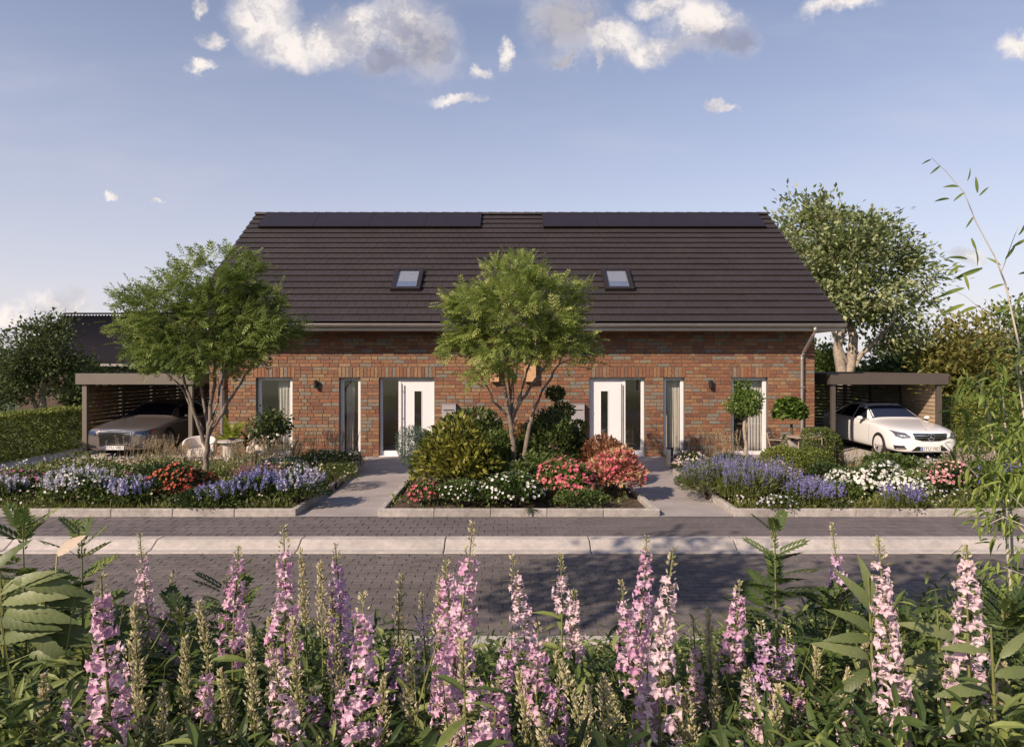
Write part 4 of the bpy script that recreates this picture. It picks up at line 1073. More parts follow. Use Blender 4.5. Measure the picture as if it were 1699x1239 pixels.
# ------------------------------------------------------------------ vegetation builders
def env_sample(env, n, shell=.45, zmin=None):
    vol = np.array([e[1][0] * e[1][1] * e[1][2] for e in env]); pick = rng.choice(len(env), n, p=vol / vol.sum())
    c = np.array([e[0] for e in env])[pick]; r = np.array([e[1] for e in env])[pick]
    d = rdir(n); return c + d * r * (rng.random(n) ** shell)[:, None]
def tree(root, stems, env, n_tips, per_tip, leaf, size, lm, bm, spread=.28, droop=.15, twig=.012, shell=.45, up=.1, flat=1.0, sides=6):
    """stems: [(points, radii)]; branches grow greedily from the stems towards tips spread through the crown"""
    tubes = []; nodes = []
    for pts, rad in stems:
        pts = np.asarray(pts, float); tt = np.linspace(0, 1, len(pts)); q = np.linspace(0, 1, len(pts) * 4)
        fine = np.stack([np.interp(q, tt, pts[:, i]) for i in range(3)], 1); rr = np.interp(q, tt, rad)
        for _ in range(2): fine[1:-1] = (fine[:-2] + 2 * fine[1:-1] + fine[2:]) / 4
        fine[1:-1] += rng.normal(0, .012, (len(fine) - 2, 3))
        tubes.append((fine, rr)); st = len(fine) // 3
        nodes += [(*p, r) for p, r in zip(fine[st:], rr[st:])]
    tips = env_sample(env, n_tips, shell); base = np.array([n_[:3] for n_ in nodes]).mean(0)
    tips = tips[np.argsort(np.linalg.norm(tips - base, axis=1))]
    nd = np.array(nodes); ends, edir = [], []
    for p in tips:
        d = p - nd[:, :3]; L = np.linalg.norm(d, axis=1)
        cost = L + np.maximum(0, .25 * L - d[:, 2]) * 1.2 + np.maximum(0, twig - nd[:, 3]) * 8
        j = int(np.argmin(cost)); a = nd[j, :3]; r0 = min(nd[j, 3] * .75, twig * (1 + L[j] * .9))
        m1 = a + (p - a) * .35 + np.array([0, 0, .10 * L[j]]) + rng.normal(0, .05 * L[j], 3); m2 = a + (p - a) * .7 + np.array([0, 0, .08 * L[j]]) + rng.normal(0, .04 * L[j], 3)
        q = np.linspace(0, 1, 6)[:, None]; cur = (1-q)**3 * a + 3*(1-q)**2*q * m1 + 3*(1-q)*q*q * m2 + q**3 * p
        rr = np.linspace(r0, max(.003, twig * .25), 6)
        tubes.append((cur, rr)); nd = np.concatenate([nd, np.concatenate([cur[2:], rr[2:, None]], 1)])
        ends.append(p); edir.append(unit(p - a)); 
    o = obj('trunk', tubes_mesh('trunk', tubes, sides), bm, root)
    ends = np.array(ends); edir = np.array(edir); N = len(ends) * per_tip
    P = np.repeat(ends, per_tip, 0); D = np.repeat(edir, per_tip, 0)
    off = rng.normal(0, spread, (N, 3)) * np.array([1, 1, .62 * flat]); P = P + off
    cc = np.array([e[0] for e in env]).mean(0)
    out = unit((P - cc) * np.array([1, 1, .6]))
    dirs = unit(out * .55 + D * .3 + rng.normal(0, .45, (N, 3)) + np.array([0, 0, up - droop]))
    sz = size * rng.uniform(.7, 1.25, N)
    # tone varies by clump so that light and dark bunches read
    tone = np.clip(np.repeat(rng.normal(.45, .16, len(ends)), per_tip) + rng.normal(0, .14, N), 0, .999)
    obj('crown', scatter('crown', leaf[0], leaf[1], P, frames(dirs, rng.normal(0, .5, N)), sz, tone), lm, root)
    return root
def lump(d, k=5, amp=.16):
    r = np.ones(len(d))
    for _ in range(k):
        a = rng.normal(0, 2.6, 3); r += amp * np.cos(d @ a + rng.uniform(0, 6.28)) / math.sqrt(k) * 1.4
    return r
def lumper(k=6, amp=.16):
    A = rng.normal(0, 2.6, (k, 3)); ph = rng.uniform(0, 6.28, k)
    return lambda d: 1 + amp * np.cos(d @ A.T + ph).sum(1) / math.sqrt(k) * 1.4
def dome_points(n, w, dpt, h, inner=.55, lf=None, zlow=-.15):
    d = rdir(n, zlow); r = lf(d) * (1 - (1 - inner) * rng.random(n) ** 1.8)
    P = d * r[:, None] * np.array([w / 2, dpt / 2, h * .56]); P[:, 2] += h * .44; P[:, 2] = np.maximum(P[:, 2], .02)
    return P, d
def tone_by(P, n, c=.45, f=4.0, s=.15):
    k = rng.normal(0, f, (3, 3)); v = np.sin(P @ k + rng.uniform(0, 6, 3)).mean(1)
    return np.clip(c + .25 * v + rng.normal(0, s, n), 0, .999)
def mound(name, label, cat, px, Y, w, h, lm, n=2500, size=.07, leaf=LEAF2, fl=None, group=None, z=.045, amp=.16, dep=None, loc=None, stems=True):
    x = PX(px, Y) if loc is None else loc[0]
    t = thing(name, label, cat, (x, Y, z), 0, group); dpt = dep or w
    lf = lumper(6, amp); P, d = dome_points(n, w, dpt, h, .5, lf)
    D = unit(d * .8 + rng.normal(0, .5, (n, 3)) + np.array([0, 0, .25]))
    obj('foliage', scatter('foliage', leaf[0], leaf[1], P, frames(D, rng.normal(0, .6, n)), size * rng.uniform(.65, 1.3, n), tone_by(P, n)), lm, t)
    if stems:
        tb = []
        for _ in range(9):
            a = rdir(1, .35)[0]; e = a * np.array([w / 2, dpt / 2, h]) * .8; tb.append((np.array([[e[0] * .1, e[1] * .1, -.02], e * .5, e]), np.linspace(.012, .004, 3) * (1 + h)))
        obj('stem', tubes_mesh('stem', tb, 5), 'bark_dark', t)
    for f in (fl or []):
        kind, fm, nf, fs = f[:4]
        if kind == 'top':       # open flowers over the surface
            lo = f[4] if len(f) > 4 else .1
            d2 = rdir(nf, lo); r2 = lf(d2) * rng.uniform(.98, 1.12, nf)
            P2 = d2 * r2[:, None] * np.array([w / 2, dpt / 2, h * .56]); P2[:, 2] += h * .44
            D2 = unit(d2 + rng.normal(0, .35, (nf, 3)) + np.array([-.15, -.3, .2]))
            obj('blossoms', scatter('blossoms', STAR5[0], STAR5[1], P2, frames(D2, rng.uniform(0, 6, nf)), fs * rng.uniform(.7, 1.25, nf)), fm, t)
        elif kind == 'spike':   # upright flower spikes
            sl = f[4]; q = rng.uniform(0, 1, nf) ** .5; a = rng.uniform(0, 2 * math.pi, nf)
            bx_, by_ = q * np.cos(a) * w * .46, q * np.sin(a) * dpt * .46
            bz = h * (.55 + .35 * (1 - q)); lean = np.stack([bx_ / w * .5, by_ / dpt * .5, np.ones(nf)], 1) + rng.normal(0, .1, (nf, 3)); lean = unit(lean)
            L = sl * rng.uniform(.6, 1.25, nf); base = np.stack([bx_, by_, bz], 1)
            m = 16; tt = np.linspace(.15, 1, m)
            P2 = (base[:, None] + lean[:, None] * (L[:, None] * tt[None])[:, :, None]).reshape(-1, 3)
            rad = (fs * .5 * (1.15 - .75 * tt))[None, :, None] * rng.normal(0, 1, (nf, m, 3)).clip(-1.4, 1.4) * np.array([1, 1, .4]); P2 = P2 + rad.reshape(-1, 3)
            D2 = unit(np.repeat(lean, m, 0) * .5 + rng.normal(0, .6, (nf * m, 3)))
            obj('flower_spikes', scatter('flower_spikes', STAR5[0] if fs > .03 else BLOB[0], STAR5[1] if fs > .03 else BLOB[1], P2, frames(D2, rng.uniform(0, 6, nf * m)), fs * rng.uniform(.7, 1.3, nf * m), np.repeat(rng.random(nf), m) * .6 + rng.random(nf * m) * .39), fm, t)
            tb = [(np.stack([base[i] - lean[i] * bz[i] * .5, base[i] + lean[i] * L[i]]), np.array([.004, .002])) for i in range(nf)]
            obj('flower_stems', tubes_mesh('flower_stems', tb, 4), 'stem', t)
    return t
BLADE = lance(.022, 4, .55, .2)
def grass_clump(name, label, px, Y, w, h, m, n=160, group=None, plume=None, z=.045, wd=1.0, loc=None):
    x = PX(px, Y) if loc is None else loc[0]
    t = thing(name, label, 'grass', (x, Y, z), 0, group)
    P = np.stack([rng.normal(0, w * .28, n), rng.normal(0, min(w, .7) * .25, n), np.zeros(n)], 1)
    D = unit(np.stack([rng.normal(0, .3, n), rng.normal(0, .3, n), np.ones(n)], 1))
    obj('blades', scatter('blades', BLADE[0] * np.array([wd, 1, 1]), BLADE[1], P, frames(D, rng.uniform(0, 6, n)), h * rng.uniform(.55, 1.1, n)), m, t)
    if plume:
        k = plume[1]; m2 = 22
        P0 = np.stack([rng.normal(0, w * .3, k), rng.normal(0, min(w, .7) * .2, k), np.zeros(k)], 1); D0 = unit(np.stack([rng.normal(.05, .16, k), rng.normal(0, .14, k), np.ones(k)], 1)); L = plume[2] * rng.uniform(.75, 1.1, k)
        tt = np.linspace(.72, 1, m2)
        Q = (P0[:, None] + D0[:, None] * (L[:, None] * tt)[:, :, None]).reshape(-1, 3) + rng.normal(0, .006, (k * m2, 3))
        obj('plumes', scatter('plumes', NARROW[0], NARROW[1], Q, frames(unit(np.repeat(D0, m2, 0) + rng.normal(0, .3, (k * m2, 3))), rng.uniform(0, 6, k * m2)), plume[3] * rng.uniform(.7, 1.3, k * m2)), plume[0], t)
        obj('stem', tubes_mesh('stem', [(np.stack([P0[i], P0[i] + D0[i] * L[i] * .8]), np.array([.003, .0018])) for i in range(k)], 4), 'stem_tan', t)
    return t
def clipped(name, label, cat, loc, size, shape, lm, n, leaf=.035, rz=0, group=None, core=True):
    """clipped evergreen: dense small leaves on a box, ball or cone"""
    t = thing(name, label, cat, loc, rz, group); sx, sy, sz = size
    if shape == 'box':
        ar = np.array([sy * sz, sy * sz, sx * sz, sx * sz, sx * sy]); f = rng.choice(5, n, p=ar / ar.sum()); u, v = rng.uniform(-.5, .5, n), rng.uniform(-.5, .5, n)
        nr = np.array([(1, 0, 0), (-1, 0, 0), (0, 1, 0), (0, -1, 0), (0, 0, 1)], float)[f]
        P = np.where(np.abs(nr) > .5, nr * .5, 0.0)
        P[:, 0] = np.where(f < 2, P[:, 0], u); P[:, 1] = np.where(f < 2, u, np.where(f < 4, P[:, 1], v)); P[:, 2] = np.where(f < 4, v, P[:, 2]); P[:, 2] += .5
        P = P * np.array(size)
        wob = .03 * np.sin(P[:, 0] * 5.1 + 1) * np.cos(P[:, 1] * 4.3) + .02 * np.sin(P[:, 2] * 9 + P[:, 1] * 3); P += nr * wob[:, None] * min(1, sz)
    else:
        nr = rdir(n, -.75 if shape == 'ball' else -.2)
        if shape == 'ball': P = nr * np.array(size) / 2; P[:, 2] += sz / 2
        else:
            q = rng.random(n) ** .6; a = rng.uniform(0, 6.283, n); rr = np.sin(np.minimum(1, q * 1.05) * math.pi * .5) ** .8
            P = np.stack([np.cos(a) * sx / 2 * rr, np.sin(a) * sy / 2 * rr, sz * (1 - q)], 1); nr = unit(np.stack([np.cos(a), np.sin(a), np.full(n, .45)], 1))
    P = P - nr * (rng.random(n) ** 2 * .07 * min(1.0, sx * 1.5))[:, None] + rng.normal(0, .008, (n, 3))
    D = unit(nr * .7 + rng.normal(0, .6, (n, 3)) + np.array([0, 0, .2]))
    obj('foliage', scatter('foliage', LEAF2[0], LEAF2[1], P, frames(D, rng.normal(0, .7, n)), leaf * rng.uniform(.7, 1.3, n), tone_by(P, n, .5, 3)), lm, t)
    tb = []
    for _ in range(10):
        e = np.array([rng.uniform(-.38, .38) * sx, rng.uniform(-.38, .38) * sy, sz * rng.uniform(.5, .85)]); tb.append((np.array([[e[0] * .5, e[1] * .5, 0], e * np.array([.8, .8, .5]), e]), np.array([.02, .014, .006])))
    obj('stem', tubes_mesh('stem', tb, 5), 'bark_dark', t)
    return t

# ------------------------------------------------------------------ trees
Yt = 14.0
s_ = Yt / F
def tp(px, py, dy=0.0, cx=0, Y=Yt):      # photo point on the tree's own depth, relative to its foot
    return ((px - cx) / F * Y, dy, PZ(py, Y))
t = thing('tree', 'light green feathery multi-stem tree in the middle bed', 'tree', (PX(855, Yt), Yt, 0.0))
c = 855
st = [([(-.02, 0, 0), tp(852, 745, .0, c), tp(846, 690, -.02, c), tp(836, 640, -.1, c), tp(826, 575, -.2, c)], [.075, .062, .045, .03, .014]),
      ([tp(847, 700, 0, c), tp(872, 655, .1, c), tp(905, 610, .15, c), tp(925, 560, .2, c)], [.045, .033, .022, .01]),
      ([(.12, .05, 0), tp(872, 745, .05, c), tp(882, 690, .05, c), tp(900, 650, .1, c), tp(930, 600, .0, c), tp(950, 560, 0, c)], [.06, .055, .042, .03, .02, .01]),
      ([tp(848, 690, 0, c), tp(852, 640, .05, c), tp(862, 570, .1, c), tp(868, 500, .1, c)], [.04, .034, .026, .012]),
      ([tp(846, 695, 0, c), tp(820, 665, -.1, c), tp(800, 625, -.2, c), tp(775, 590, -.25, c)], [.03, .024, .016, .008]),
      ([tp(850, 680, 0, c), tp(842, 610, .3, c), tp(838, 540, .45, c)], [.035, .026, .012]),
      ([tp(850, 690, 0, c), tp(872, 630, -.25, c), tp(890, 560, -.45, c), tp(895, 500, -.5, c)], [.035, .026, .018, .01])]
def el(px, py, rx, ry, c, dy=0, rd=None, Y=Yt): return (tp(px, py, dy, c, Y), (rx / F * Y, (rd or rx) / F * Y, ry / F * Y))
env = [el(868, 478, 62, 48, c), el(860, 525, 108, 62, c), el(790, 500, 52, 30, c, -.2), el(935, 500, 40, 42, c, .1), el(772, 560, 48, 34, c), el(940, 570, 46, 36, c), el(850, 585, 95, 28, c), el(808, 615, 28, 26, c, -.3)]
tree(t, st, env, 185, 22, COMP, .25, 'acer', 'bark', .10, .12, .010, .4)
c = 341; Yl = 14.0
t = thing('tree', 'dark green feathery tree with slender forked trunk beside the cream chair', 'tree', (PX(c, Yl), Yl, 0.0))
st = [([(.0, 0, 0), tp(341, 775, 0, c), tp(344, 735, 0, c), tp(348, 690, 0, c), tp(352, 640, .1, c), tp(356, 570, .1, c), tp(352, 500, .1, c)], [.07, .06, .052, .042, .034, .022, .01]),
      ([tp(343, 740, 0, c), tp(330, 700, -.1, c), tp(318, 650, -.15, c), tp(298, 590, -.2, c), tp(270, 540, -.2, c)], [.045, .036, .028, .018, .008]),
      ([tp(345, 725, 0, c), tp(362, 690, .1, c), tp(392, 640, .1, c), tp(430, 590, .1, c), tp(452, 560, .1, c)], [.042, .034, .024, .014, .007]),
      ([tp(346, 720, 0, c), tp(368, 665, -.2, c), tp(382, 610, -.3, c), tp(400, 550, -.35, c)], [.034, .026, .018, .008]),
      ([tp(345, 715, 0, c), tp(322, 620, .25, c), tp(316, 550, .3, c), tp(310, 490, .3, c)], [.032, .024, .016, .008]),
      ([tp(338, 715, 0, c), tp(300, 645, .1, c), tp(262, 610, .1, c)], [.026, .018, .008])]
env = [el(330, 465, 55, 40, c), el(400, 470, 62, 46, c), el(300, 520, 85, 52, c), el(390, 530, 85, 55, c), el(255, 545, 58, 46, c), el(440, 555, 58, 32, c), el(350, 585, 95, 30, c), el(260, 595, 45, 22, c), el(475, 545, 28, 16, c), el(230, 500, 30, 14, c)]
tree(t, st, env, 235, 22, COMP, .25, 'acer2', 'bark', .11, .12, .010, .42)
# big pale-barked tree behind the right carport
Yb = 31.0; c = 1405
t = thing('tree', 'large tree with pale twisted trunks behind the right carport', 'tree', (PX(c, Yb), Yb, -.03))
tb_ = lambda px, py, dy=0: tp(px, py, dy, c, Yb)
st = [([tb_(1402, 690), tb_(1398, 620), tb_(1388, 575), tb_(1398, 545), tb_(1392, 480), tb_(1375, 400)], [.28, .25, .2, .18, .12, .05]),
      ([tb_(1404, 640), tb_(1412, 600), tb_(1418, 560), tb_(1412, 520, .5), tb_(1420, 450, .5), tb_(1430, 390, .6)], [.25, .22, .19, .15, .1, .04]),
      ([tb_(1406, 630), tb_(1425, 590), tb_(1455, 555, -.4), tb_(1500, 510, -.6), tb_(1530, 470, -.6)], [.15, .13, .1, .07, .03]),
      ([tb_(1404, 600), tb_(1370, 540, -.5), tb_(1345, 480, -.8)], [.12, .08, .03])]
env = [el(1355, 350, 62, 38, c, 0, None, Yb), el(1440, 370, 40, 30, c, 0, None, Yb), el(1400, 420, 110, 70, c, 0, None, Yb), el(1500, 440, 62, 55, c, 0, None, Yb), el(1440, 500, 110, 50, c, 0, None, Yb), el(1310, 400, 36, 40, c, 0, None, Yb), el(1480, 560, 60, 40, c, 0, None, Yb), el(1350, 480, 50, 50, c, 0, None, Yb)]
tree(t, st, env, 400, 46, LEAF, .25, 'bigtree', 'bark_pale', .33, .1, .03, .5)
# left background: dark rounded tree in front of the neighbour
Yn = 27.0; c = 72
t = thing('tree', 'dark rounded tree behind the hedge in front of the neighbouring roof', 'tree', (PX(c, Yn), Yn, -.03))
tb_ = lambda px, py, dy=0: tp(px, py, dy, c, Yn)
st = [([tb_(70, 712), tb_(70, 660), tb_(76, 620), tb_(78, 570)], [.16, .13, .1, .04]), ([tb_(68, 700), tb_(50, 650), tb_(40, 600)], [.1, .07, .03]), ([tb_(71, 660), tb_(95, 610), tb_(105, 570)], [.09, .06, .03])]
env = [el(78, 540, 40, 30, c, 0, None, Yn), el(65, 590, 62, 52, c, 0, None, Yn), el(40, 630, 55, 40, c, 0, None, Yn), el(105, 620, 34, 45, c, 0, None, Yn)]
tree(t, st, env, 170, 52, LEAF, .16, 'darktree', 'bark_pale', .27, .1, .025, .5)
def bgtree(label, px, Y, top, w, lm, n=150, group='trees behind the gardens', leafsize=.3, low=None):
    x = PX(px, Y); H = PZ(top, Y); t = thing('tree', label, 'tree', (x, Y, -.03), 0, group); R_ = w / F * Y / 2
    st = [([(0, 0, -.1), (.1, 0, H * .3), (-.05, .1, H * .7)], [.03 * H, .022 * H, .008 * H])]
    z0 = H * .5 if low is None else low
    env = [((0, 0, (H + z0) / 2), (R_ * .85, R_ * .85, (H - z0) / 2)), ((-R_ * .45, 0, z0 + (H - z0) * .35), (R_ * .6, R_ * .6, (H - z0) * .36)), ((R_ * .45, -.3, z0 + (H - z0) * .3), (R_ * .58, R_ * .6, (H - z0) * .34))]
    return tree(t, st, env, n, 40, LEAF2, leafsize, lm, 'bark_dark', .1 * R_ + .2, .1, .02, .5, sides=5)
bgtree('golden green bushy tree beyond the right carport', 1600, 30, 518, 150, 'goldtree', 200, leafsize=.24, low=.6)
bgtree('dense green tree at the right edge behind the golden tree', 1690, 36, 500, 190, 'midtree', 160, low=.3)
bgtree('low dark tree between the house corner and the pale trunks', 1372, 36, 560, 90, 'midtree', 120, low=.3)
bgtree('green shrubby tree behind the right carport roof', 1500, 37, 560, 130, 'midtree', 150, low=.3)
bgtree('dark tree at the left edge behind the rounded tree', -40, 33, 560, 120, 'darktree', 130, low=.4)
bgtree('dark leafy tree between the neighbouring roof and the left tree', 255, 30, 570, 95, 'darktree', 120, low=.5, leafsize=.22)
bgtree('dark leafy tree behind the left carport beside the house', 310, 33, 540, 90, 'darktree', 110, low=.5, leafsize=.22)
bgtree('dark low tree left of the neighbouring house wall', 150, 33, 600, 70, 'darktree', 90, low=.2)
# far wood closing the horizon: one mass
n = 26000; xx = rng.uniform(-150, 150, n); hh = 3.2 + 1.8 * np.sin(xx * .11) + 1.2 * np.sin(xx * .37 + 1) + rng.normal(0, .5, n)
P = np.stack([xx, 78 + rng.normal(0, 3, n), rng.random(n) ** .7 * hh], 1)
o = obj('far_wood', scatter('far_wood', LEAF2[0], LEAF2[1], P, frames(rdir(n), rng.uniform(0, 6, n)), .9 * rng.uniform(.6, 1.3, n)), 'darktree'); tag(o, 'dark belt of distant trees along the horizon', 'wood', kind='stuff')
# trees across the street, behind and left of the camera: they shade the road and show in the window panes
def streettree(label, x, y, H, R_, n=120, lean=0.0, h0=None):
    t = thing('tree', label, 'tree', (x, y, bank(y)), 0, 'street trees on the near side'); h0 = h0 or H * .45
    st = [([(0, 0, -.1), (.05, .05 + lean * .1, H * .3), (-.05, lean * .6, H * .6), (.1, lean, H * .9)], [.13, .11, .08, .03])]
    env = [((0, lean, (H + h0) / 2), (R_, R_, (H - h0) / 2)), ((R_ * .6, lean + .1, h0 + .7), (R_ * .6, R_ * .5, .7)), ((-R_ * .6, lean - .1, h0 + .8), (R_ * .6, R_ * .6, .7))]
    tree(t, st, env, n, 34, LEAF2, .17, 'midtree', 'bark', .25, .1, .018, .5, sides=5)
for i, (x, y, H, R_, ln, h0) in enumerate([(-5.7, -.7, 7.0, 1.25, 1.7, 4.7), (-2.1, -1.1, 6.3, 1.3, 1.9, 3.9), (1.1, -.9, 6.6, 1.2, 1.7, 4.2), (9.5, -14, 8, 3, 0, None), (1, -16, 9, 3.2, 0, None), (-13, -30, 9, 3.4, 0, None), (18, -20, 10, 4, 0, None), (-30, -12, 9, 3.5, 0, None)]):
    streettree(['leaning street tree left of the viewer shading the road', 'leaning street tree beside the viewer', 'leaning street tree right of the viewer', 'street tree in the field behind to the right', 'street tree in the field straight behind', 'street tree in the field behind to the left', 'wide street tree far behind to the right', 'wide street tree far behind to the left'][i], x, y, H, R_, 90 if i > 2 else 60, ln, h0)
# hedges
clipped('hedge', 'clipped hedge with sunlit top along the left driveway', 'hedge', (-13.65, 17.6, -.03), (1.0, 8.4, 1.22), 'box', 'hedge', 38000, .07)
clipped('hedge', 'clipped sunlit hedge beside the white car', 'hedge', (13.35, 18.6, -.03), (.9, 7.5, 1.55), 'box', 'hedge', 30000, .07)

# ------------------------------------------------------------------ neighbouring house
YN = 40.0
nb = thing('house', 'neighbouring house with dark ribbed roof behind the left carport', 'house', (PX(150, YN), YN, 0))
xa, xb = PX(14, YN), PX(420, YN)
MB().box(xa + .3, xb - .3, YN + .3, YN + 8.7, -.1, 2.45).build('wall', mat('neighbour_wall', (.09, .055, .042), .8, .2, 5), nb, world=True)
zr, yr = PZ(523, 45.0), 45.0; ze = PZ(604, YN)
nr_ = 70; V, Fc = [], []
for i in range(nr_ * 4 + 1):
    x = xa + (xb - xa) * i / (nr_ * 4); d = .05 * math.sin(i * math.pi / 2)
    xr_ = x if x > xa + 2.5 else x
    V += [(x, YN - .1, ze + d), (x, yr, zr + d), (x, 2 * yr - YN, ze + d)]
for i in range(nr_ * 4):
    a = 3 * i; Fc += [(a, a + 3, a + 4, a + 1), (a + 1, a + 4, a + 5, a + 2)]
ro = obj('roof', np_mesh('roof', np.array(V), np.array(Fc), smooth=True), 'tile_far', nb, world=True); ro.modifiers.new('t', 'SOLIDIFY').thickness = .12
gm = MB(); 
for x in (xa + .35, xb - .35): gm.prism([(YN + .3, 2.45), (YN + 8.7, 2.45), (yr - .7, zr - .3), (yr - 1.0, zr - .3)], x - .1, x + .1)
gm.build('gable', mat('neighbour_gable', (.09, .055, .042), .8, .2, 5), nb, world=True)
MB().box(PX(132, YN), xb, YN - .24, YN - .12, ze - .12, ze + .02).build('gutter', 'zinc', nb, world=True)
for i in range(60):
    x = xa + (xb - xa) * (i + .5) / 60
    if i == 0: r0 = o = MB().prism([(math.cos(q) * .14, math.sin(q) * .11) for q in np.linspace(0, math.pi, 7)], 0, .27).build('ridge_tile', 'tile_far', ro)
    else: o = r0.copy(); COL.objects.link(o)
    o.location = (x - .13, yr, zr + .06)
MB().box(PX(236, YN), PX(236, YN) + .9, YN + .26, YN + .34, .9, 2.1).build('window', 'white', nb, world=True)
# ------------------------------------------------------------------ garden beds
# low ground cover between the plants
def in_beds(n):
    out = []
    for (x0, x1, y0, y1, k) in ((-11.2, XL0 - .15, 11.65, 16.9, .46), (XL1 + .15, 2.1, 11.62, 18, .10), (XR1 + .15, 13.5, 11.65, 16.7, .44)):
        m = int(n * k); out.append(np.stack([rng.uniform(x0, x1, m), rng.uniform(y0, y1, m) if x0 > -3 and x0 < 3 else y0 + (y1 - y0) * rng.random(m), np.zeros(m)], 1))
    return np.concatenate(out)
P = in_beds(60000)
k = np.sin(P[:, 0] * 2.3 + np.sin(P[:, 1] * 1.7)) * np.cos(P[:, 1] * 2.9 + P[:, 0]); keep = (k + rng.normal(0, .35, len(P)) > -.55) & ((np.abs(P[:, 0]) > 2.4) | (rng.random(len(P)) < .7)); P = P[keep]
n = len(P); P[:, 2] = .05 + rng.random(n) ** 1.4 * (.14 + .22 * np.clip(k[keep] + .2, 0, 1))
o = obj('ground_cover', scatter('ground_cover', LEAF2[0], LEAF2[1], P, frames(unit(rdir(n, -.1) + np.array([0, 0, .5])), rng.normal(0, .6, n)), .075 * rng.uniform(.6, 1.4, n), tone_by(P, n)), 'groundcover'); tag(o, 'low green ground cover filling the garden beds', 'ground cover', kind='stuff')
P = in_beds(9000); P = P[(np.abs(P[:, 0]) > 3)]; n = len(P); P[:, 2] = .045
o = obj('bed_grass', scatter('bed_grass', BLADE[0] * np.array([1.6, 1, 1]), BLADE[1], P, frames(unit(np.stack([rng.normal(0, .35, n), rng.normal(0, .35, n), np.ones(n)], 1)), rng.uniform(0, 6, n)), rng.uniform(.10, .30, n)), 'grassblade'); tag(o, 'fine green grass blades between the bed plants', 'grass', kind='stuff')
for nm, fm, cnt, lab in (('pale', 'palepink', 3200, 'tiny pale pink blossoms scattered through the beds'), ('white', 'whiteflower', 2200, 'tiny white blossoms scattered through the beds'), ('lilac', 'lilacflower', 2200, 'tiny lilac blossoms scattered through the beds'), ('cream', 'cream', 2200, 'tiny cream blossoms scattered through the beds')):
    P = in_beds(cnt); P = P[(np.abs(P[:, 0]) > 3)]; q = np.sin(P[:, 0] * 1.9 + cnt) * np.cos(P[:, 1] * 1.6 + len(nm)) + rng.normal(0, .3, len(P)); P = P[q > -.05]; n = len(P); P[:, 2] = rng.uniform(.10, .36, n)
    o = obj('scattered_blossoms', scatter('scattered_blossoms', STAR5[0], STAR5[1], P, frames(unit(rng.normal(0, .4, (n, 3)) + np.array([-.2, -.4, .8])), rng.uniform(0, 6, n)), .042 * rng.uniform(.6, 1.3, n)), fm); tag(o, lab, 'blossoms', kind='stuff')
P = np.stack([rng.uniform(-11.3, -3.75, 3600), rng.normal(11.70, .08, 3600).clip(11.62, 12.2), np.zeros(3600)], 1); Q = np.stack([rng.uniform(3.85, 11.5, 4500), rng.normal(11.74, .1, 4500).clip(11.62, 12.2), np.zeros(4500)], 1)
P = np.concatenate([P, Q]); n = len(P); P[:, 2] = .04
o = obj('edge_grass', scatter('edge_grass', BLADE[0] * np.array([1.8, 1, 1]), BLADE[1], P, frames(unit(np.stack([rng.normal(0, .4, n), rng.normal(-.1, .4, n), np.ones(n)], 1)), rng.uniform(0, 6, n)), rng.uniform(.07, .19, n)), 'grassblade'); tag(o, 'short grass along the front edging stones', 'grass', kind='stuff')

mound('flowering_plant', 'broad clump of pale lilac flowers at the left front of the left bed', 'flowers', 128, 12.09, 1.15, .60, 'greenbush', 2600, .075, fl=[('spike', 'lilacflower', 103, .036, .22), ('top', 'whiteflower', 160, .05, .2)])
mound('flowering_plant', 'small magenta flower clump left of the pale lilac clump', 'flowers', 45, 12.9, .85, .42, 'greenbush', 1500, .07, fl=[('top', 'magenta', 260, .055, .1)])
mound('flowering_plant', 'pale blue flower clump at the far left edge of the bed', 'flowers', 6, 12.24, .75, .42, 'greenbush', 1300, .07, fl=[('spike', 'lilacflower', 69, .036, .18)])
mound('flowering_plant', 'blue and lilac flowers left of the red flowers', 'flowers', 218, 11.94, .80, .46, 'greenbush', 1700, .07, fl=[('spike', 'blueflower', 48, .036, .18), ('spike', 'lilacflower', 34, .036, .2)])
mound('flowering_plant', 'dusky pink flowers behind the blue and lilac clump', 'flowers', 190, 13.0, .8, .46, 'greenbush', 1500, .07, fl=[('top', 'magenta', 200, .05, .1)])
mound('flowering_plant', 'bright red flower clump near the left tree trunk', 'flowers', 293, 12.5, 1.15, .64, 'darkbush', 2300, .075, fl=[('top', 'redflower', 380, .055, -.1)])
mound('flowering_plant', 'low dark plant in front of the red flowers', 'shrub', 330, 11.84, .8, .30, 'darkbush', 1400, .06)
mound('flowering_plant', 'low blue flower clump in front of the left tree', 'flowers', 365, 11.89, .85, .36, 'greenbush', 1500, .07, fl=[('spike', 'blueflower', 55, .036, .16)])
mound('flowering_plant', 'deep blue flower clump right of the left tree', 'flowers', 430, 12.24, .95, .50, 'greenbush', 2000, .07, fl=[('spike', 'blueflower', 86, .036, .22)])
mound('flowering_plant', 'tall blue and white flower clump near the left path corner', 'flowers', 498, 12.19, .85, .50, 'greenbush', 1800, .07, fl=[('spike', 'blueflower', 46, .036, .22), ('spike', 'lilacflower', 69, .036, .26)])
mound('flowering_plant', 'mauve heather behind the deep blue flowers', 'flowers', 430, 13.5, 1.1, .42, 'groundcover', 1800, .05, fl=[('spike', 'magenta', 70, .028, .2)])
mound('shrub', 'cream flecked low shrub behind the pale lilac clump', 'shrub', 200, 14.2, 1.9, .40, 'greenbush', 3000, .06, fl=[('top', 'cream', 130, .05, .2)], dep=1.0)
mound('shrub', 'dark green low shrub behind the red flowers', 'shrub', 265, 13.8, 1.1, .5, 'darkbush', 1800, .07)
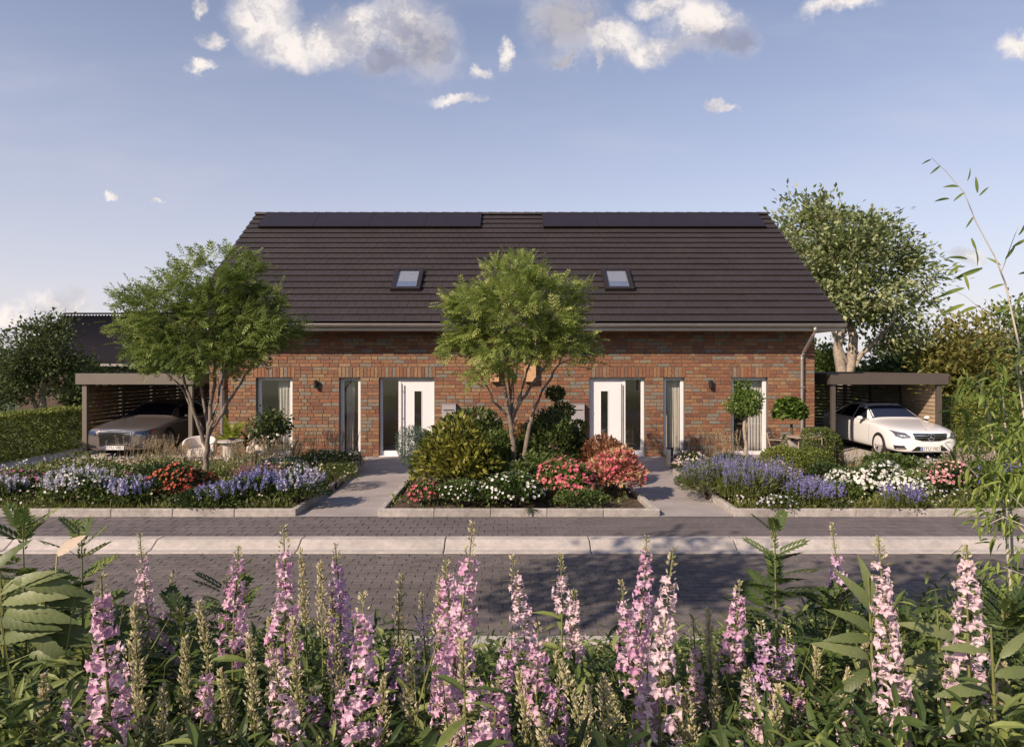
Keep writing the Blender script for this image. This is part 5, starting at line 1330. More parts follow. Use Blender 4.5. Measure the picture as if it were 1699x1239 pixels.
mound('shrub', 'yellow green grassy mound at the bend of the left path', 'shrub', 558, 14.0, 1.0, .46, 'groundcover', 2600, .06, leaf=NARROW, fl=[('top', 'cream', 60, .04, .3)])
mound('shrub', 'silvery shrub beside the mauve heather', 'shrub', 462, 15.0, 1.0, .42, 'bluebush', 1700, .055, fl=[('top', 'palepink', 110, .05, .2)])
mound('shrub', 'mixed green shrub with pale flowers under the narrow left window', 'shrub', 545, 16.2, 1.5, .42, 'greenbush', 2500, .06, fl=[('top', 'cream', 150, .045, .1), ('top', 'palepink', 60, .045, .1)], dep=.9)
mound('shrub', 'dark low shrub under the tall left window', 'shrub', 500, 15.8, 1.1, .36, 'darkbush', 1700, .06)
for i, (px, Y, w, h, lab) in enumerate([(250, 16.6, 1.3, .62, 'tan feather grass in front of the grey car'), (300, 16.2, .7, .5, 'tan feather grass in front of the left cream chair'), (392, 15.6, 1.1, .62, 'tan feather grass in front of the round side table'), (460, 16.3, 1.0, .62, 'tan feather grass below the dark leafed plant'), (545, 17.1, 1.2, .72, 'tan feather grass against the wall left of the narrow window'), (345, 14.6, 1.2, .4, 'yellow green grass tuft at the foot of the left tree')]):
    if i == 5: grass_clump('grass_clump', lab, px, Y, w, h, 'grassblade', 420, 'grass clumps in the left bed')
    else: grass_clump('grass_clump', lab, px, Y, w, h * .62, 'grassblade' if i in (2, 3) else 'tangrass', 200, 'grass clumps in the left bed', ('tangrass', 60, h * 1.15, .05))
# middle bed
mound('shrub', 'blue green needle shrub at the left of the middle bed', 'shrub', 716, 14.4, 1.15, 1.15, 'bluebush', 8000, .08, leaf=NARROW, group='shrubs in the middle bed', amp=.2)
mound('shrub', 'yellow green glossy laurel bush in the middle bed', 'shrub', 768, 13.1, 1.28, 1.18, 'laurel', 3600, .14, leaf=LEAF, group='shrubs in the middle bed', amp=.3)
mound('shrub', 'dark dense shrub behind the laurel bush', 'shrub', 790, 15.4, 1.5, 1.45, 'darkbush', 4200, .10, group='shrubs in the middle bed')
mound('shrub', 'dark green shrub against the wall right of the middle tree stems', 'shrub', 925, 14.7, 1.5, 1.32, 'darkbush', 4600, .10, group='shrubs in the middle bed', amp=.22)
mound('shrub', 'mid green shrub at the foot of the middle tree', 'shrub', 858, 12.9, .85, .66, 'darkbush', 2600, .08, group='shrubs in the middle bed', amp=.2)
mound('shrub', 'rust coloured shrub behind the middle tree stems', 'shrub', 868, 15.0, .9, 1.15, 'rust', 2000, .09, group='shrubs in the middle bed')
mound('shrub', 'rusty brown shrub beside the right front door', 'shrub', 1000, 14.3, 1.2, .86, 'rust', 3200, .085, group='shrubs in the middle bed')
mound('flowering_plant', 'large salmon pink leaved shrub at the right corner of the middle bed', 'shrub', 1015, 12.9, 1.05, .82, 'pinkleaf', 2600, .095, leaf=LEAF, fl=[('top', 'coral', 130, .07, .0)])
mound('flowering_plant', 'pink and coral flowered shrub left of the salmon shrub', 'shrub', 945, 12.6, 1.15, .68, 'greenbush', 1900, .08, fl=[('top', 'coral', 330, .07, -.1)])
mound('flowering_plant', 'white flowered bush at the front of the middle bed', 'shrub', 850, 11.99, 1.05, .54, 'greenbush', 2600, .075, fl=[('top', 'whiteflower', 150, .06, -.1)])
mound('shrub', 'grey green low bush with white specks in front of the laurel', 'shrub', 770, 12.1, .95, .44, 'greenbush', 2300, .06, fl=[('top', 'whiteflower', 90, .04, -.1)])
mound('flowering_plant', 'small red tinged shrub at the left corner of the middle bed', 'shrub', 700, 12.19, .6, .40, 'greenbush', 1000, .06, fl=[('top', 'coral', 110, .055, -.1)])
mound('shrub', 'low green bush in front of the coral flowers', 'shrub', 958, 11.95, .8, .30, 'greenbush', 1600, .055)
mound('shrub', 'mid green shrub between the dark shrub and the rusty shrub', 'shrub', 900, 13.6, .8, .72, 'greenbush', 1800, .075, group='shrubs in the middle bed')
mound('shrub', 'light green shrub left of the middle tree foot', 'shrub', 822, 14.1, .9, 1.05, 'greenbush', 2200, .09, group='shrubs in the middle bed')
grass_clump('grass_clump', 'tan grass tuft in the middle bed behind the coral flowers', 905, 12.9, .5, .45, 'tangrass', 110)
# cloud-pruned shrub by the letterbox
t = thing('cloud_shrub', 'small cloud pruned shrub with leaf balls by the right letterbox', 'shrub', (PX(930, 15.6), 15.6, .04))
for (px, py, r) in ((921, 655, .21), (934, 684, .26), (912, 700, .22), (958, 712, .22), (940, 722, .26)):
    n = 620; d = rdir(n); P = d * r * np.array([1, 1, .72]) * (rng.random(n) ** .3)[:, None] + np.array([(px - 930) / F * 15.6, rng.uniform(-.1, .1), PZ(py, 15.6)])
    obj('leaf_ball', scatter('leaf_ball', LEAF2[0], LEAF2[1], P, frames(unit(d + rng.normal(0, .5, (n, 3))), rng.uniform(0, 6, n)), .07 * rng.uniform(.7, 1.3, n)), 'groundcover', t)
obj('stem', tubes_mesh('stem', [(np.array([(0, 0, 0), (.05, 0, .5), ((x - 930) / F * 15.6, 0, PZ(y, 15.6))]), np.array([.03, .022, .01])) for x, y in ((921, 655), (934, 684), (912, 700), (958, 712))], 6), 'bark', t)
# small twig lying over the edging
t = thing('leaf_sprig', 'small leafy sprig hanging over the middle edging stone', 'plant', (PX(880, 11.45), 11.45, .13))
n = 9; a = np.linspace(0, 6.0, n)
obj('foliage', scatter('foliage', LANCE[0], LANCE[1], np.zeros((n, 3)), frames(np.stack([np.cos(a), -.4 * np.ones(n), np.sin(a) * .5], 1)), .13), 'darkbush', t)
# right bed
for i, (px, Y, w, h, nn, lab) in enumerate([(1175, 12.9, 1.0, .52, 90, 'lavender clump at the left front of the right bed'), (1235, 12.3, 1.05, .56, 110, 'tall purple lavender clump beside the right path'), (1290, 12.6, .85, .50, 70, 'lavender clump with pale spikes left of the catmint'), (1225, 13.9, .9, .5, 60, 'lavender clump further back by the right path')]):
    mound('lavender', lab, 'flowers', px, Y, w, h, 'groundcover', 2300, .10, leaf=NARROW, fl=[('spike', 'lavender', nn, .028, .34)], group='lavender clumps in the right bed')
mound('flowering_plant', 'low violet catmint in front of the box hedges', 'flowers', 1350, 12.04, 1.05, .36, 'groundcover', 2000, .06, fl=[('spike', 'lavender', 140, .03, .2)])
mound('flowering_plant', 'small pale blue flowers at the right path corner', 'flowers', 1290, 11.69, .6, .22, 'groundcover', 900, .05, fl=[('top', 'lilacflower', 50, .05, .2)])
mound('hydrangea', 'large white hydrangea in the right bed', 'shrub', 1440, 12.7, 1.15, .68, 'greenbush', 2300, .10, fl=[('top', 'whiteflower', 700, .062, -.05)])
mound('hydrangea', 'smaller white hydrangea beside the pink one', 'shrub', 1500, 12.4, .85, .54, 'greenbush', 1600, .09, fl=[('top', 'whiteflower', 380, .06, .0)])
mound('hydrangea', 'pink hydrangea right of the white ones', 'shrub', 1558, 12.9, .85, .58, 'darkbush', 1500, .085, fl=[('top', 'pinkflower', 300, .06, .1)])
mound('flowering_plant', 'short purple sage in front of the smaller white hydrangea', 'flowers', 1497, 11.79, .75, .28, 'groundcover', 1300, .055, fl=[('spike', 'lavender', 60, .03, .2)])
mound('flowering_plant', 'mixed pink and yellow flowers in front of the rounded box', 'flowers', 1285, 13.6, .7, .44, 'groundcover', 1300, .06, fl=[('top', 'palepink', 120, .05, 0), ('top', 'cream', 50, .05, 0)])
mound('flowering_plant', 'pale pink flower cushion beside the bollard light', 'flowers', 1150, 16.0, 1.1, .40, 'groundcover', 1800, .055, fl=[('top', 'palepink', 200, .05, .1), ('top', 'whiteflower', 60, .04, .1)])
mound('shrub', 'yellow green cushion shrub by the right path', 'shrub', 1165, 15.0, .9, .40, 'groundcover', 1800, .06, leaf=NARROW)
mound('shrub', 'dark green grassy shrub in front of the lollipop tree', 'shrub', 1208, 15.4, 1.0, .52, 'darkbush', 1900, .08, leaf=NARROW)
mound('shrub', 'silvery low shrub at the edge of the right path', 'shrub', 1150, 13.9, .7, .26, 'bluebush', 1300, .045)
mound('shrub', 'green leafy shrub in front of the white car wheel', 'shrub', 1480, 15.2, 1.2, .50, 'greenbush', 1900, .075)
mound('flowering_plant', 'pale heather in front of the right hedge', 'flowers', 1625, 15.0, 1.4, .50, 'groundcover', 1900, .055, fl=[('spike', 'palepink', 120, .028, .25)])
mound('flowering_plant', 'white flower spikes right of the pink hydrangea', 'flowers', 1612, 13.2, .8, .40, 'greenbush', 1300, .07, fl=[('spike', 'whiteflower', 40, .04, .22)])
mound('shrub', 'bushy green plant at the far right of the right bed', 'shrub', 1660, 12.6, 1.2, .62, 'greenbush', 2300, .085, fl=[('spike', 'lavender', 14, .035, .25)])
mound('shrub', 'green filler shrub between the lavender and the hydrangea', 'shrub', 1400, 12.3, .7, .36, 'greenbush', 1300, .07)
grass_clump('grass_clump', 'tan feather grass against the wall between the right windows', 1190, 17.3, 1.3, .45, 'tangrass', 170, None, ('tangrass', 60, .82, .05))
grass_clump('grass_clump', 'pale grass tuft beside the white car wheel', 1400, 15.6, .9, .35, 'tangrass', 160, None, ('tangrass', 30, .55, .04))
# clipped box
clipped('box_ball', 'rounded clipped box bush in front of the pots', 'topiary', (PX(1297, 14.2), 14.2, .04), (.95, .9, .80), 'ball', 'hedge', 5200, .042)
clipped('box_cube', 'low dark clipped box cube right of the rounded box', 'topiary', (PX(1340, 14.3), 14.3, .04), (.62, .7, .70), 'box', 'hedge', 3600, .042)
clipped('box_column', 'tall square clipped box in front of the slatted chair', 'topiary', (PX(1356, 15.2), 15.2, .04), (.50, .5, 1.05), 'box', 'hedge', 4200, .042)
clipped('box_cone', 'small dark clipped cone in front of the grey pot', 'topiary', (PX(1301, 15.6), 15.6, .04), (.30, .3, .92), 'cone', 'darkbush', 1800, .04)
clipped('box_egg', 'egg shaped clipped box beside the carport post', 'topiary', (PX(1384, 15.6), 15.6, .04), (.36, .36, .92), 'ball', 'hedge', 2200, .042)
clipped('box_cube', 'spreading dark box bush behind the hydrangeas', 'topiary', (PX(1372, 13.7), 13.7, .04), (.75, .7, .52), 'ball', 'darkbush', 2400, .05)
# potted plants on the terraces
def pot(t, r, h, m='pot'):
    MB().lathe([(r * .72, 0), (r * .78, .01), (r, h - .03), (r, h), (r * .9, h), (r * .88, h - .05)], 28).build('pot', m, t, smooth=False)
    MB().lathe([(r * .89, h - .06), (.001, h - .055)], 24).build('soil', 'soil', t)
t = thing('potted_tree', 'lollipop clipped tree with bare trunk in front of the tall right window', 'tree', (PX(1236, 17.2), 17.2, .012)); pot(t, .30, .24, 'pot')
obj('trunk', tubes_mesh('trunk', [(np.array([(0, 0, .15), (.03, 0, .5), (-.02, 0, .9), (.0, 0, 1.25)]), np.array([.06, .045, .045, .04])), (np.array([(0.02, .02, .7), (.05, 0, 1.0), (.02, 0, 1.3)]), np.array([.03, .03, .02]))], 8), 'bark_pale', t)
n = 2300; d = rdir(n); P = d * np.array([.38, .38, .38]) * (rng.random(n) ** .35)[:, None] * lump(d, 5, .2)[:, None] + np.array([0, 0, PZ(672, 17.2)])
P2 = np.concatenate([np.stack([rng.normal(cx_, .05, 160), rng.normal(0, .05, 160), rng.uniform(0, .42, 160) + PZ(660, 17.2)], 1) for cx_ in (-.2, .06)]); P = np.concatenate([P, P2]); n = len(P)
obj('crown', scatter('crown', LEAF[0], LEAF[1], P, frames(unit(rdir(n) + np.array([0, -.2, .3])), rng.uniform(0, 6, n)), .075 * rng.uniform(.7, 1.3, n)), 'topiary', t)
t = thing('potted_tree', 'round leafed ball tree in a grey pot by the right downpipe', 'tree', (PX(1313, 17.6), 17.6, .012)); pot(t, .26, .60, 'pot')
obj('trunk', tubes_mesh('trunk', [(np.array([(0, 0, .4), (.02, 0, .7), (0, 0, 1.0)]), np.array([.05, .04, .035]))], 8), 'bark_dark', t)
n = 1500; d = rdir(n, -.5); P = d * np.array([.40, .40, .34]) * (rng.random(n) ** .22)[:, None] + np.array([-.04, 0, PZ(683, 17.6)])
LF = (np.array([(0, 0, 0), (-.4, .3, .06), (-.32, .75, .02), (0, .95, -.04), (.32, .75, .02), (.4, .3, .06)]), np.array([(0, 3, 2), (0, 2, 1), (0, 4, 3), (0, 5, 4)]))
obj('crown', scatter('crown', LF[0], LF[1], P, frames(unit(d * .6 + rng.normal(0, .4, (n, 3)) + np.array([0, -.1, -.2])), rng.normal(0, .4, n), None), .095 * rng.uniform(.7, 1.2, n)), 'topiary', t)
def palm(label, px, Y, nf, L, m, z0, nl=26, spread=.9):
    t = thing('potted_palm', label, 'palm', (PX(px, Y), Y, .012)); pot(t, .2, .34)
    Ps, Ds, Ss, st = [], [], [], []
    for i in range(nf):
        a = i * 2.4 + rng.uniform(-.3, .3); el_ = rng.uniform(.35, 1.3); Lf = L * rng.uniform(.75, 1.1)
        d0 = np.array([math.cos(a) * math.cos(el_) * spread, math.sin(a) * math.cos(el_) * spread, math.sin(el_)])
        q = np.linspace(0, 1, 10)[:, None]; cur = np.array([0, 0, z0]) + d0 * Lf * q + np.array([0, 0, -1.]) * Lf * .45 * q ** 2.2 * math.cos(el_)
        st.append((cur, np.linspace(.008, .002, 10)))
        for j in range(nl):
            u = .22 + .78 * j / nl; k = u * 9; k0 = int(min(k, 8)); p = cur[k0] + (cur[k0 + 1] - cur[k0]) * (k - k0); tg = unit(cur[k0 + 1] - cur[k0]); sd_ = unit(np.cross(tg, [0, 0, 1.]))
            for s in (-1, 1): Ps.append(p); Ds.append(unit(tg * .7 + sd_ * s * .8 + np.array([0, 0, -.15]))); Ss.append(.22 * L * (1.15 - u * .6))
    obj('frond_stems', tubes_mesh('frond_stems', st, 5), 'stem', t); n = len(Ps)
    obj('fronds', scatter('fronds', NARROW[0] * np.array([.8, 1, 1]), NARROW[1], np.array(Ps), frames(np.array(Ds), rng.normal(0, .3, n)), np.array(Ss)), m, t)
    return t
palm('bright green palm in a pot behind the round side table', 384, 18.1, 22, .85, 'palm', .45)
palm('dark red leafed palm beside the bright green palm', 420, 18.3, 15, .8, 'redpalm', .35)
t = thing('potted_plant', 'dark glossy leafed plant on a thin stem in front of the tall left window', 'plant', (PX(446, 17.0), 17.0, .012)); pot(t, .17, .25)
obj('stem', tubes_mesh('stem', [(np.array([(0, 0, .2), (-.02, 0, .55), (.05, 0, .95)]), np.array([.02, .016, .01])), (np.array([(-.02, 0, .5), (-.15, 0, .85), (-.18, 0, 1.1)]), np.array([.014, .01, .006])), (np.array([(0, 0, .6), (.2, .05, .9), (.32, .1, 1.0)]), np.array([.014, .01, .006]))], 6), 'bark_dark', t)
P = np.concatenate([rng.normal(0, 1, (430, 3)) * np.array([.22, .2, .14]) + np.array([.05, 0, 1.08]), rng.normal(0, 1, (120, 3)) * np.array([.12, .1, .14]) + np.array([-.26, 0, .85]), rng.normal(0, 1, (110, 3)) * np.array([.12, .1, .08]) + np.array([.33, 0, .95]), rng.normal(0, 1, (60, 3)) * np.array([.1, .1, .12]) + np.array([.1, -.1, .62])]); n = len(P)
obj('foliage', scatter('foliage', LEAF[0], LEAF[1], P, frames(unit(rdir(n) + np.array([0, -.2, -.2])), rng.uniform(0, 6, n)), .13 * rng.uniform(.6, 1.3, n)), 'darkbush', t)
# ------------------------------------------------------------------ foreground planting on the bank
def floret():
    parts = []
    for k in range(5):
        a = 2 * math.pi * k / 5
        V = np.array([(-.06, .02, .10), (.06, .02, .10), (-.17, .30, .34), (.17, .30, .34), (0, .36, .36), (0, .56, .33)])
        V = np.array([(v[0], v[1], v[2]) for v in V]); Fc = np.array([(0, 1, 4), (0, 4, 2), (1, 3, 4), (2, 4, 5), (4, 3, 5)])
        parts.append((rotz(V, a), Fc))
    a = np.linspace(0, 2 * math.pi, 5)[:-1]
    cal = np.concatenate([np.stack([.05 * np.cos(a), .05 * np.sin(a), np.full(4, -.3)], 1), np.stack([.09 * np.cos(a), .09 * np.sin(a), np.full(4, .1)], 1)])
    cf = []
    for i in range(4): j = (i + 1) % 4; cf += [(i, j, 4 + j), (i, 4 + j, 4 + i)]
    parts.append((cal, np.array(cf)))
    V, Fc = joinT(parts)
    return np.stack([V[:, 0], V[:, 2], -V[:, 1]], 1), Fc        # faces +y
FV, FF = floret()
FLM = {}
for nm in ('pinkpetal', 'lilacpetal', 'palepetal'):
    FLM[nm] = []
    for k in range(3):
        me = np_mesh('blossom', FV * np.array([1, 1, 1 - .12 * k]) + rng.normal(0, .012, FV.shape), FF); me.materials.append(M[nm]); FLM[nm].append(me)
LANCE3 = lance(.14, 3, .3, .35)
ordn = ['first', 'second', 'third', 'fourth', 'fifth', 'sixth', 'seventh', 'eighth', 'ninth', 'tenth', 'eleventh', 'twelfth', 'thirteenth', 'fourteenth', 'fifteenth', 'sixteenth', 'seventeenth', 'eighteenth', 'nineteenth', 'twentieth', 'twenty-first', 'twenty-second', 'twenty-third', 'twenty-fourth', 'twenty-fifth', 'twenty-sixth', 'twenty-seventh', 'twenty-eighth', 'twenty-ninth', 'thirtieth', 'thirty-first', 'thirty-second', 'thirty-third', 'thirty-fourth', 'thirty-fifth', 'thirty-sixth', 'thirty-seventh', 'thirty-eighth', 'thirty-ninth', 'fortieth', 'forty-first', 'forty-second', 'forty-third', 'forty-fourth', 'forty-fifth']
def stem_leaves(t, base, top, n, L, m='undergrowth'):
    tt = rng.uniform(.05, 1, n)[:, None]; P = base + (top - base) * tt; a = rng.uniform(0, 6.28, n)
    D = unit(np.stack([np.cos(a), np.sin(a), rng.uniform(-.1, .7, n)], 1))
    obj('foliage', scatter('foliage', LANCE3[0], LANCE3[1], P, frames(D, rng.normal(0, .3, n)), L * rng.uniform(.6, 1.2, n)), m, t)
def flower_spike(label, px, top, bot, Y, w, pm, dens=1.0, budfrac=.2):
    g = bank(Y); x = PX(px, Y); zt, zb = PZ(top, Y), max(PZ(bot, Y), g + .15)
    t = thing('flower_spike', label, 'flower', (x, Y, g), 0, 'pink flower spikes in the foreground'); H = zt - g; hb = zb - g
    lean = rng.normal(0, .02, 2); cur = lambda q: np.array([lean[0] * math.sin(q * 3), lean[1] * math.sin(q * 2.5), q * H])
    qs = np.linspace(0, 1, 12); pts = np.array([cur(q) for q in qs]); pts -= np.array([pts[-1][0], pts[-1][1], 0]) * qs[:, None]; ln = rng.normal(0, .055, 2); pts[:, :2] += ln * (1 - qs[:, None]) ** 1.3 * -1.6 * H; pts[0, 2] = 0
    obj('stem', tubes_mesh('stem', [(pts, np.linspace(.0075, .002, 12))], 6), 'stem', t)
    at = lambda h: np.array([np.interp(h, pts[:, 2], pts[:, i]) for i in range(3)])
    fs = .043; w = w * 1.3; hf = H - (H - hb) * budfrac; step = .0205 / dens; h = hb; ph = rng.uniform(0, 6)
    while h < hf:
        u = (h - hb) / (hf - hb + 1e-6); k = 3 if rng.random() < .45 else 4
        env_w = w * .5 * (1.0 - .55 * u ** 1.5) * (.75 + .25 * min(1, u * 6 + .3))
        for i in range(k):
            a = ph + i * 2 * math.pi / k + rng.normal(0, .35); r = max(.008, env_w * rng.uniform(.55, 1.0) - fs * .4)
            d = Vector((math.cos(a), math.sin(a), rng.uniform(-.25, .35))).normalized(); p = at(h + rng.normal(0, .006)) + np.array(d) * r
            s = fs * rng.uniform(.8, 1.15) * (1 - .3 * u)
            o = bpy.data.objects.new('blossom', FLM[pm][int(rng.integers(3))]); COL.objects.link(o); o.parent = t
            q = d.to_track_quat('Y', 'Z'); o.rotation_mode = 'QUATERNION'; o.rotation_quaternion = q; o.location = p; o.scale = (s, s * rng.uniform(.85, 1.2), s)
        ph += 1.1; h += step
    n = int((H - hf) / .0035) + 10; hh = hf + (H - hf) * rng.random(n); a = rng.uniform(0, 6.28, n); rr = (.012 * (1.15 - (hh - hf) / (H - hf + 1e-6)))
    P = np.array([at(q) for q in hh]) + np.stack([np.cos(a) * rr, np.sin(a) * rr, np.zeros(n)], 1)
    obj('bud_tip', scatter('bud_tip', BLOB[0], BLOB[1], P, frames(unit(np.stack([np.cos(a), np.sin(a), np.full(n, .9)], 1))), .013 * rng.uniform(.7, 1.3, n)), 'cream', t)
    n2 = int((hf - hb) / .006); hh = hb + (hf - hb) * rng.random(n2); a = rng.uniform(0, 6.28, n2)
    P = np.array([at(q) for q in hh]) + np.stack([np.cos(a), np.sin(a), np.zeros(n2)], 1) * .008
    ob = obj('bracts', scatter('bracts', NARROW[0], NARROW[1], P, frames(unit(np.stack([np.cos(a), np.sin(a), np.full(n2, .2)], 1))), .035 * rng.uniform(.6, 1.2, n2)), 'stem', t); ob['kind'] = 'stuff'
    stem_leaves(t, np.array([0, 0, .05]), np.array([0, 0, hb]), 26, .11)
    return t
SP = [(168, 955, 1250, 1.75, .105, 'pinkpetal', 1, .12), (232, 885, 1060, 2.9, .10, 'palepetal', .9, .25), (288, 945, 1160, 2.9, .10, 'lilacpetal', .7, .2), (396, 905, 1090, 2.6, .115, 'pinkpetal', 1, .13),
      (470, 868, 1100, 2.35, .105, 'pinkpetal', 1, .2), (556, 902, 1120, 2.5, .10, 'lilacpetal', 1, .18), (602, 985, 1250, 1.9, .105, 'pinkpetal', 1, .12), (520, 1140, 1250, 2.3, .10, 'lilacpetal', .9, .1),
      (740, 925, 1150, 2.35, .125, 'pinkpetal', 1.1, .15), (785, 868, 1150, 2.15, .125, 'pinkpetal', 1.15, .2), (700, 980, 1130, 2.8, .12, 'palepetal', .8, .25), (850, 922, 1130, 2.4, .105, 'palepetal', 1, .2),
      (893, 1035, 1190, 2.25, .12, 'pinkpetal', 1, .15), (930, 918, 1010, 2.9, .085, 'palepetal', .8, .35), (953, 978, 1090, 2.8, .09, 'palepetal', 1, .15), (1030, 962, 1150, 2.45, .11, 'pinkpetal', 1, .2),
      (1073, 888, 1090, 2.6, .105, 'pinkpetal', .9, .15), (1118, 908, 1250, 2.0, .115, 'palepetal', 1, .16), (1228, 965, 1110, 2.5, .095, 'pinkpetal', 1, .12), (1262, 1030, 1215, 2.35, .12, 'lilacpetal', 1, .12), (1305, 1040, 1220, 2.45, .12, 'lilacpetal', 1, .1),
      (1380, 868, 985, 3.1, .10, 'lilacpetal', .9, .45), (1457, 890, 1230, 1.95, .10, 'palepetal', 1, .12), (1604, 903, 1110, 1.95, .105, 'palepetal', .9, .16), (1575, 1090, 1250, 2.1, .11, 'palepetal', .9, .1), (1150, 1030, 1200, 2.6, .09, 'palepetal', .8, .25), (785, 1120, 1250, 1.8, .105, 'pinkpetal', 1, .1), (1325, 1150, 1250, 2.4, .09, 'pinkpetal', .8, .1), (655, 1060, 1170, 2.6, .1, 'lilacpetal', .8, .15), (850, 1050, 1180, 2.6, .11, 'lilacpetal', .9, .1)]
SP += [(120, 1130, 1250, 2.0, .09, 'lilacpetal', .8, .15), (345, 1090, 1230, 2.2, .09, 'pinkpetal', .8, .2), (455, 1100, 1250, 2.0, .1, 'palepetal', .9, .15), (570, 1120, 1250, 2.2, .1, 'pinkpetal', .9, .12), (735, 1130, 1250, 2.0, .1, 'pinkpetal', 1, .1), (828, 1130, 1250, 1.95, .1, 'pinkpetal', 1, .1), (930, 1120, 1240, 2.2, .09, 'lilacpetal', .8, .15), (1075, 1090, 1250, 2.1, .1, 'pinkpetal', .9, .15), (1240, 1110, 1250, 2.1, .1, 'palepetal', .8, .15), (1400, 1150, 1250, 2.1, .09, 'palepetal', .8, .2), (1640, 1110, 1250, 2.1, .1, 'palepetal', .9, .12), (215, 1060, 1200, 2.4, .09, 'palepetal', .7, .25)]
SP.sort(key=lambda s: s[0])
for i, s in enumerate(SP):
    tail = {868: ' tall', 1250: ' low'}.get(s[1], '')
    flower_spike('%s pink flower spike from the left in the foreground row' % ordn[i], *s)
# cream seed spikes
def seed_spike(label, px, top, bot, Y, w, lx=0.0):
    g = bank(Y); x = PX(px, Y); zt, zb = PZ(top, Y), max(PZ(bot, Y), g + .1); H = zt - g; hb = zb - g
    t = thing('seed_spike', label, 'grass', (x, Y, g), 0, 'cream seed spikes in the foreground')
    q = np.linspace(0, 1, 10); pts = np.stack([lx * q ** 2.5 + .01 * np.sin(q * 4), .01 * np.sin(q * 3), q * H], 1)
    obj('stem', tubes_mesh('stem', [(pts, np.linspace(.005, .0015, 10))], 5), 'stem', t)
    n = int((H - hb) / .0011); hh = hb + (H - hb) * rng.random(n); u = (hh - hb) / (H - hb); a = rng.uniform(0, 6.28, n)
    rr = w * .68 * (1.02 - u ** 1.3) * np.minimum(1, u * 5 + .3) * rng.random(n) ** .6 * (.7 + .3 * np.sin(hh * 95 + a))
    P = np.stack([np.interp(hh, pts[:, 2], pts[:, 0]) + np.cos(a) * rr, np.interp(hh, pts[:, 2], pts[:, 1]) + np.sin(a) * rr, hh], 1)
    obj('seed_head', scatter('seed_head', BLOB[0], BLOB[1], P, frames(unit(np.stack([np.cos(a), np.sin(a), np.full(n, 1.4)], 1) + rng.normal(0, .3, (n, 3)))), .0165 * rng.uniform(.6, 1.35, n)), 'cream', t)
    stem_leaves(t, np.array([0, 0, .05]), np.array([0, 0, hb]), 12, .12)
SEED = [(226, 1005, 1245, 1.9, .045, 0), (262, 1140, 1250, 1.9, .05, .02), (353, 1000, 1085, 2.3, .045, -.04), (418, 1058, 1215, 2.0, .06, .0), (446, 1025, 1190, 2.4, .05, .01), (490, 1028, 1200, 2.2, .045, 0), (506, 915, 1040, 2.6, .04, -.01), (530, 935, 1060, 2.5, .045, .01), (560, 1040, 1180, 2.3, .05, 0),
        (652, 955, 1040, 2.7, .04, .04), (672, 1100, 1200, 2.0, .055, .02), (665, 1010, 1100, 2.9, .05, 0), (772, 1062, 1140, 1.7, .028, 0), (990, 1085, 1215, 2.1, .075, -.12), (1005, 1125, 1225, 2.05, .065, .0), (1066, 1135, 1240, 2.1, .07, .03), (1036, 1120, 1220, 2.2, .05, -.06), (905, 1190, 1250, 1.8, .025, 0), (1178, 1010, 1120, 2.5, .035, 0), (1410, 1110, 1200, 2.2, .035, 0), (1495, 1130, 1250, 2.0, .045, .02), (1130, 1140, 1250, 2.0, .05, 0), (700, 1150, 1250, 1.9, .06, .15), (1530, 1080, 1180, 2.4, .04, 0), (1190, 1120, 1230, 2.2, .045, 0), (1620, 1160, 1250, 2.0, .05, 0)]
SEED += [(60, 1120, 1250, 2.0, .05, .03), (300, 1060, 1200, 2.3, .05, .02), (385, 1110, 1250, 2.1, .05, -.03), (545, 985, 1120, 2.5, .045, .02), (625, 1120, 1250, 2.1, .05, .03), (720, 960, 1060, 2.7, .045, .03), (880, 1110, 1250, 2.1, .05, -.03), (960, 1140, 1250, 2.0, .055, .04), (1100, 1060, 1160, 2.4, .05, .03), (1160, 1150, 1250, 2.0, .05, -.03), (1280, 1140, 1250, 2.0, .05, .03), (1430, 1060, 1180, 2.3, .04, .02), (1350, 1070, 1180, 2.5, .045, .02), (1680, 1100, 1230, 2.1, .05, -.02)]
SEED.sort(key=lambda s: s[0])
for i, s in enumerate(SEED): seed_spike('%s cream seed spike from the left among the pink flowers' % ordn[i], *s)
# dense undergrowth on the bank: one mass
def undertop(px):   # photo row where the leaf mass ends
    return np.interp(px, [-300, 0, 150, 220, 380, 520, 640, 760, 900, 1000, 1180, 1300, 1400, 1500, 1600, 1700, 2000], [980, 985, 1005, 1055, 1070, 1062, 1075, 1095, 1100, 1085, 1070, 1040, 1015, 1025, 1000, 990, 980])
n = 66000; Yv = 1.7 + 4.0 * rng.random(n) ** 1.1; pv = rng.uniform(-900, 2600, n)
xv = PX(pv, Yv); zlo = np.vectorize(bank)(Yv); zhi = PZ(undertop(pv) + np.interp(Yv, [1.7, 2.3, 3.0], [190, 130, 0]) + rng.normal(0, 22, n), Yv); zhi = np.maximum(zhi, zlo + .06)
P = np.stack([xv, Yv, zlo + (zhi - zlo) * rng.random(n) ** .55], 1)
D = unit(rdir(n, -.2) + np.array([0, -.25, .2]))
o = obj('undergrowth', scatter('undergrowth', LANCE3[0], LANCE3[1], P, frames(D, rng.normal(0, .5, n)), .075 * rng.uniform(.6, 1.35, n), tone_by(P, n, .42, 5, .18)), 'undergrowth'); tag(o, 'dense dark green leaf mass between the flower stems', 'undergrowth', kind='stuff')
n = 300; Yv = rng.uniform(2.0, 3.6, n); pv = rng.uniform(0, 1700, n); xv = PX(pv, Yv); zlo = np.vectorize(bank)(Yv)
P = np.stack([xv, Yv, zlo], 1); hh = np.maximum(.2, PZ(undertop(pv) - rng.uniform(-60, 25, n), Yv) - zlo)
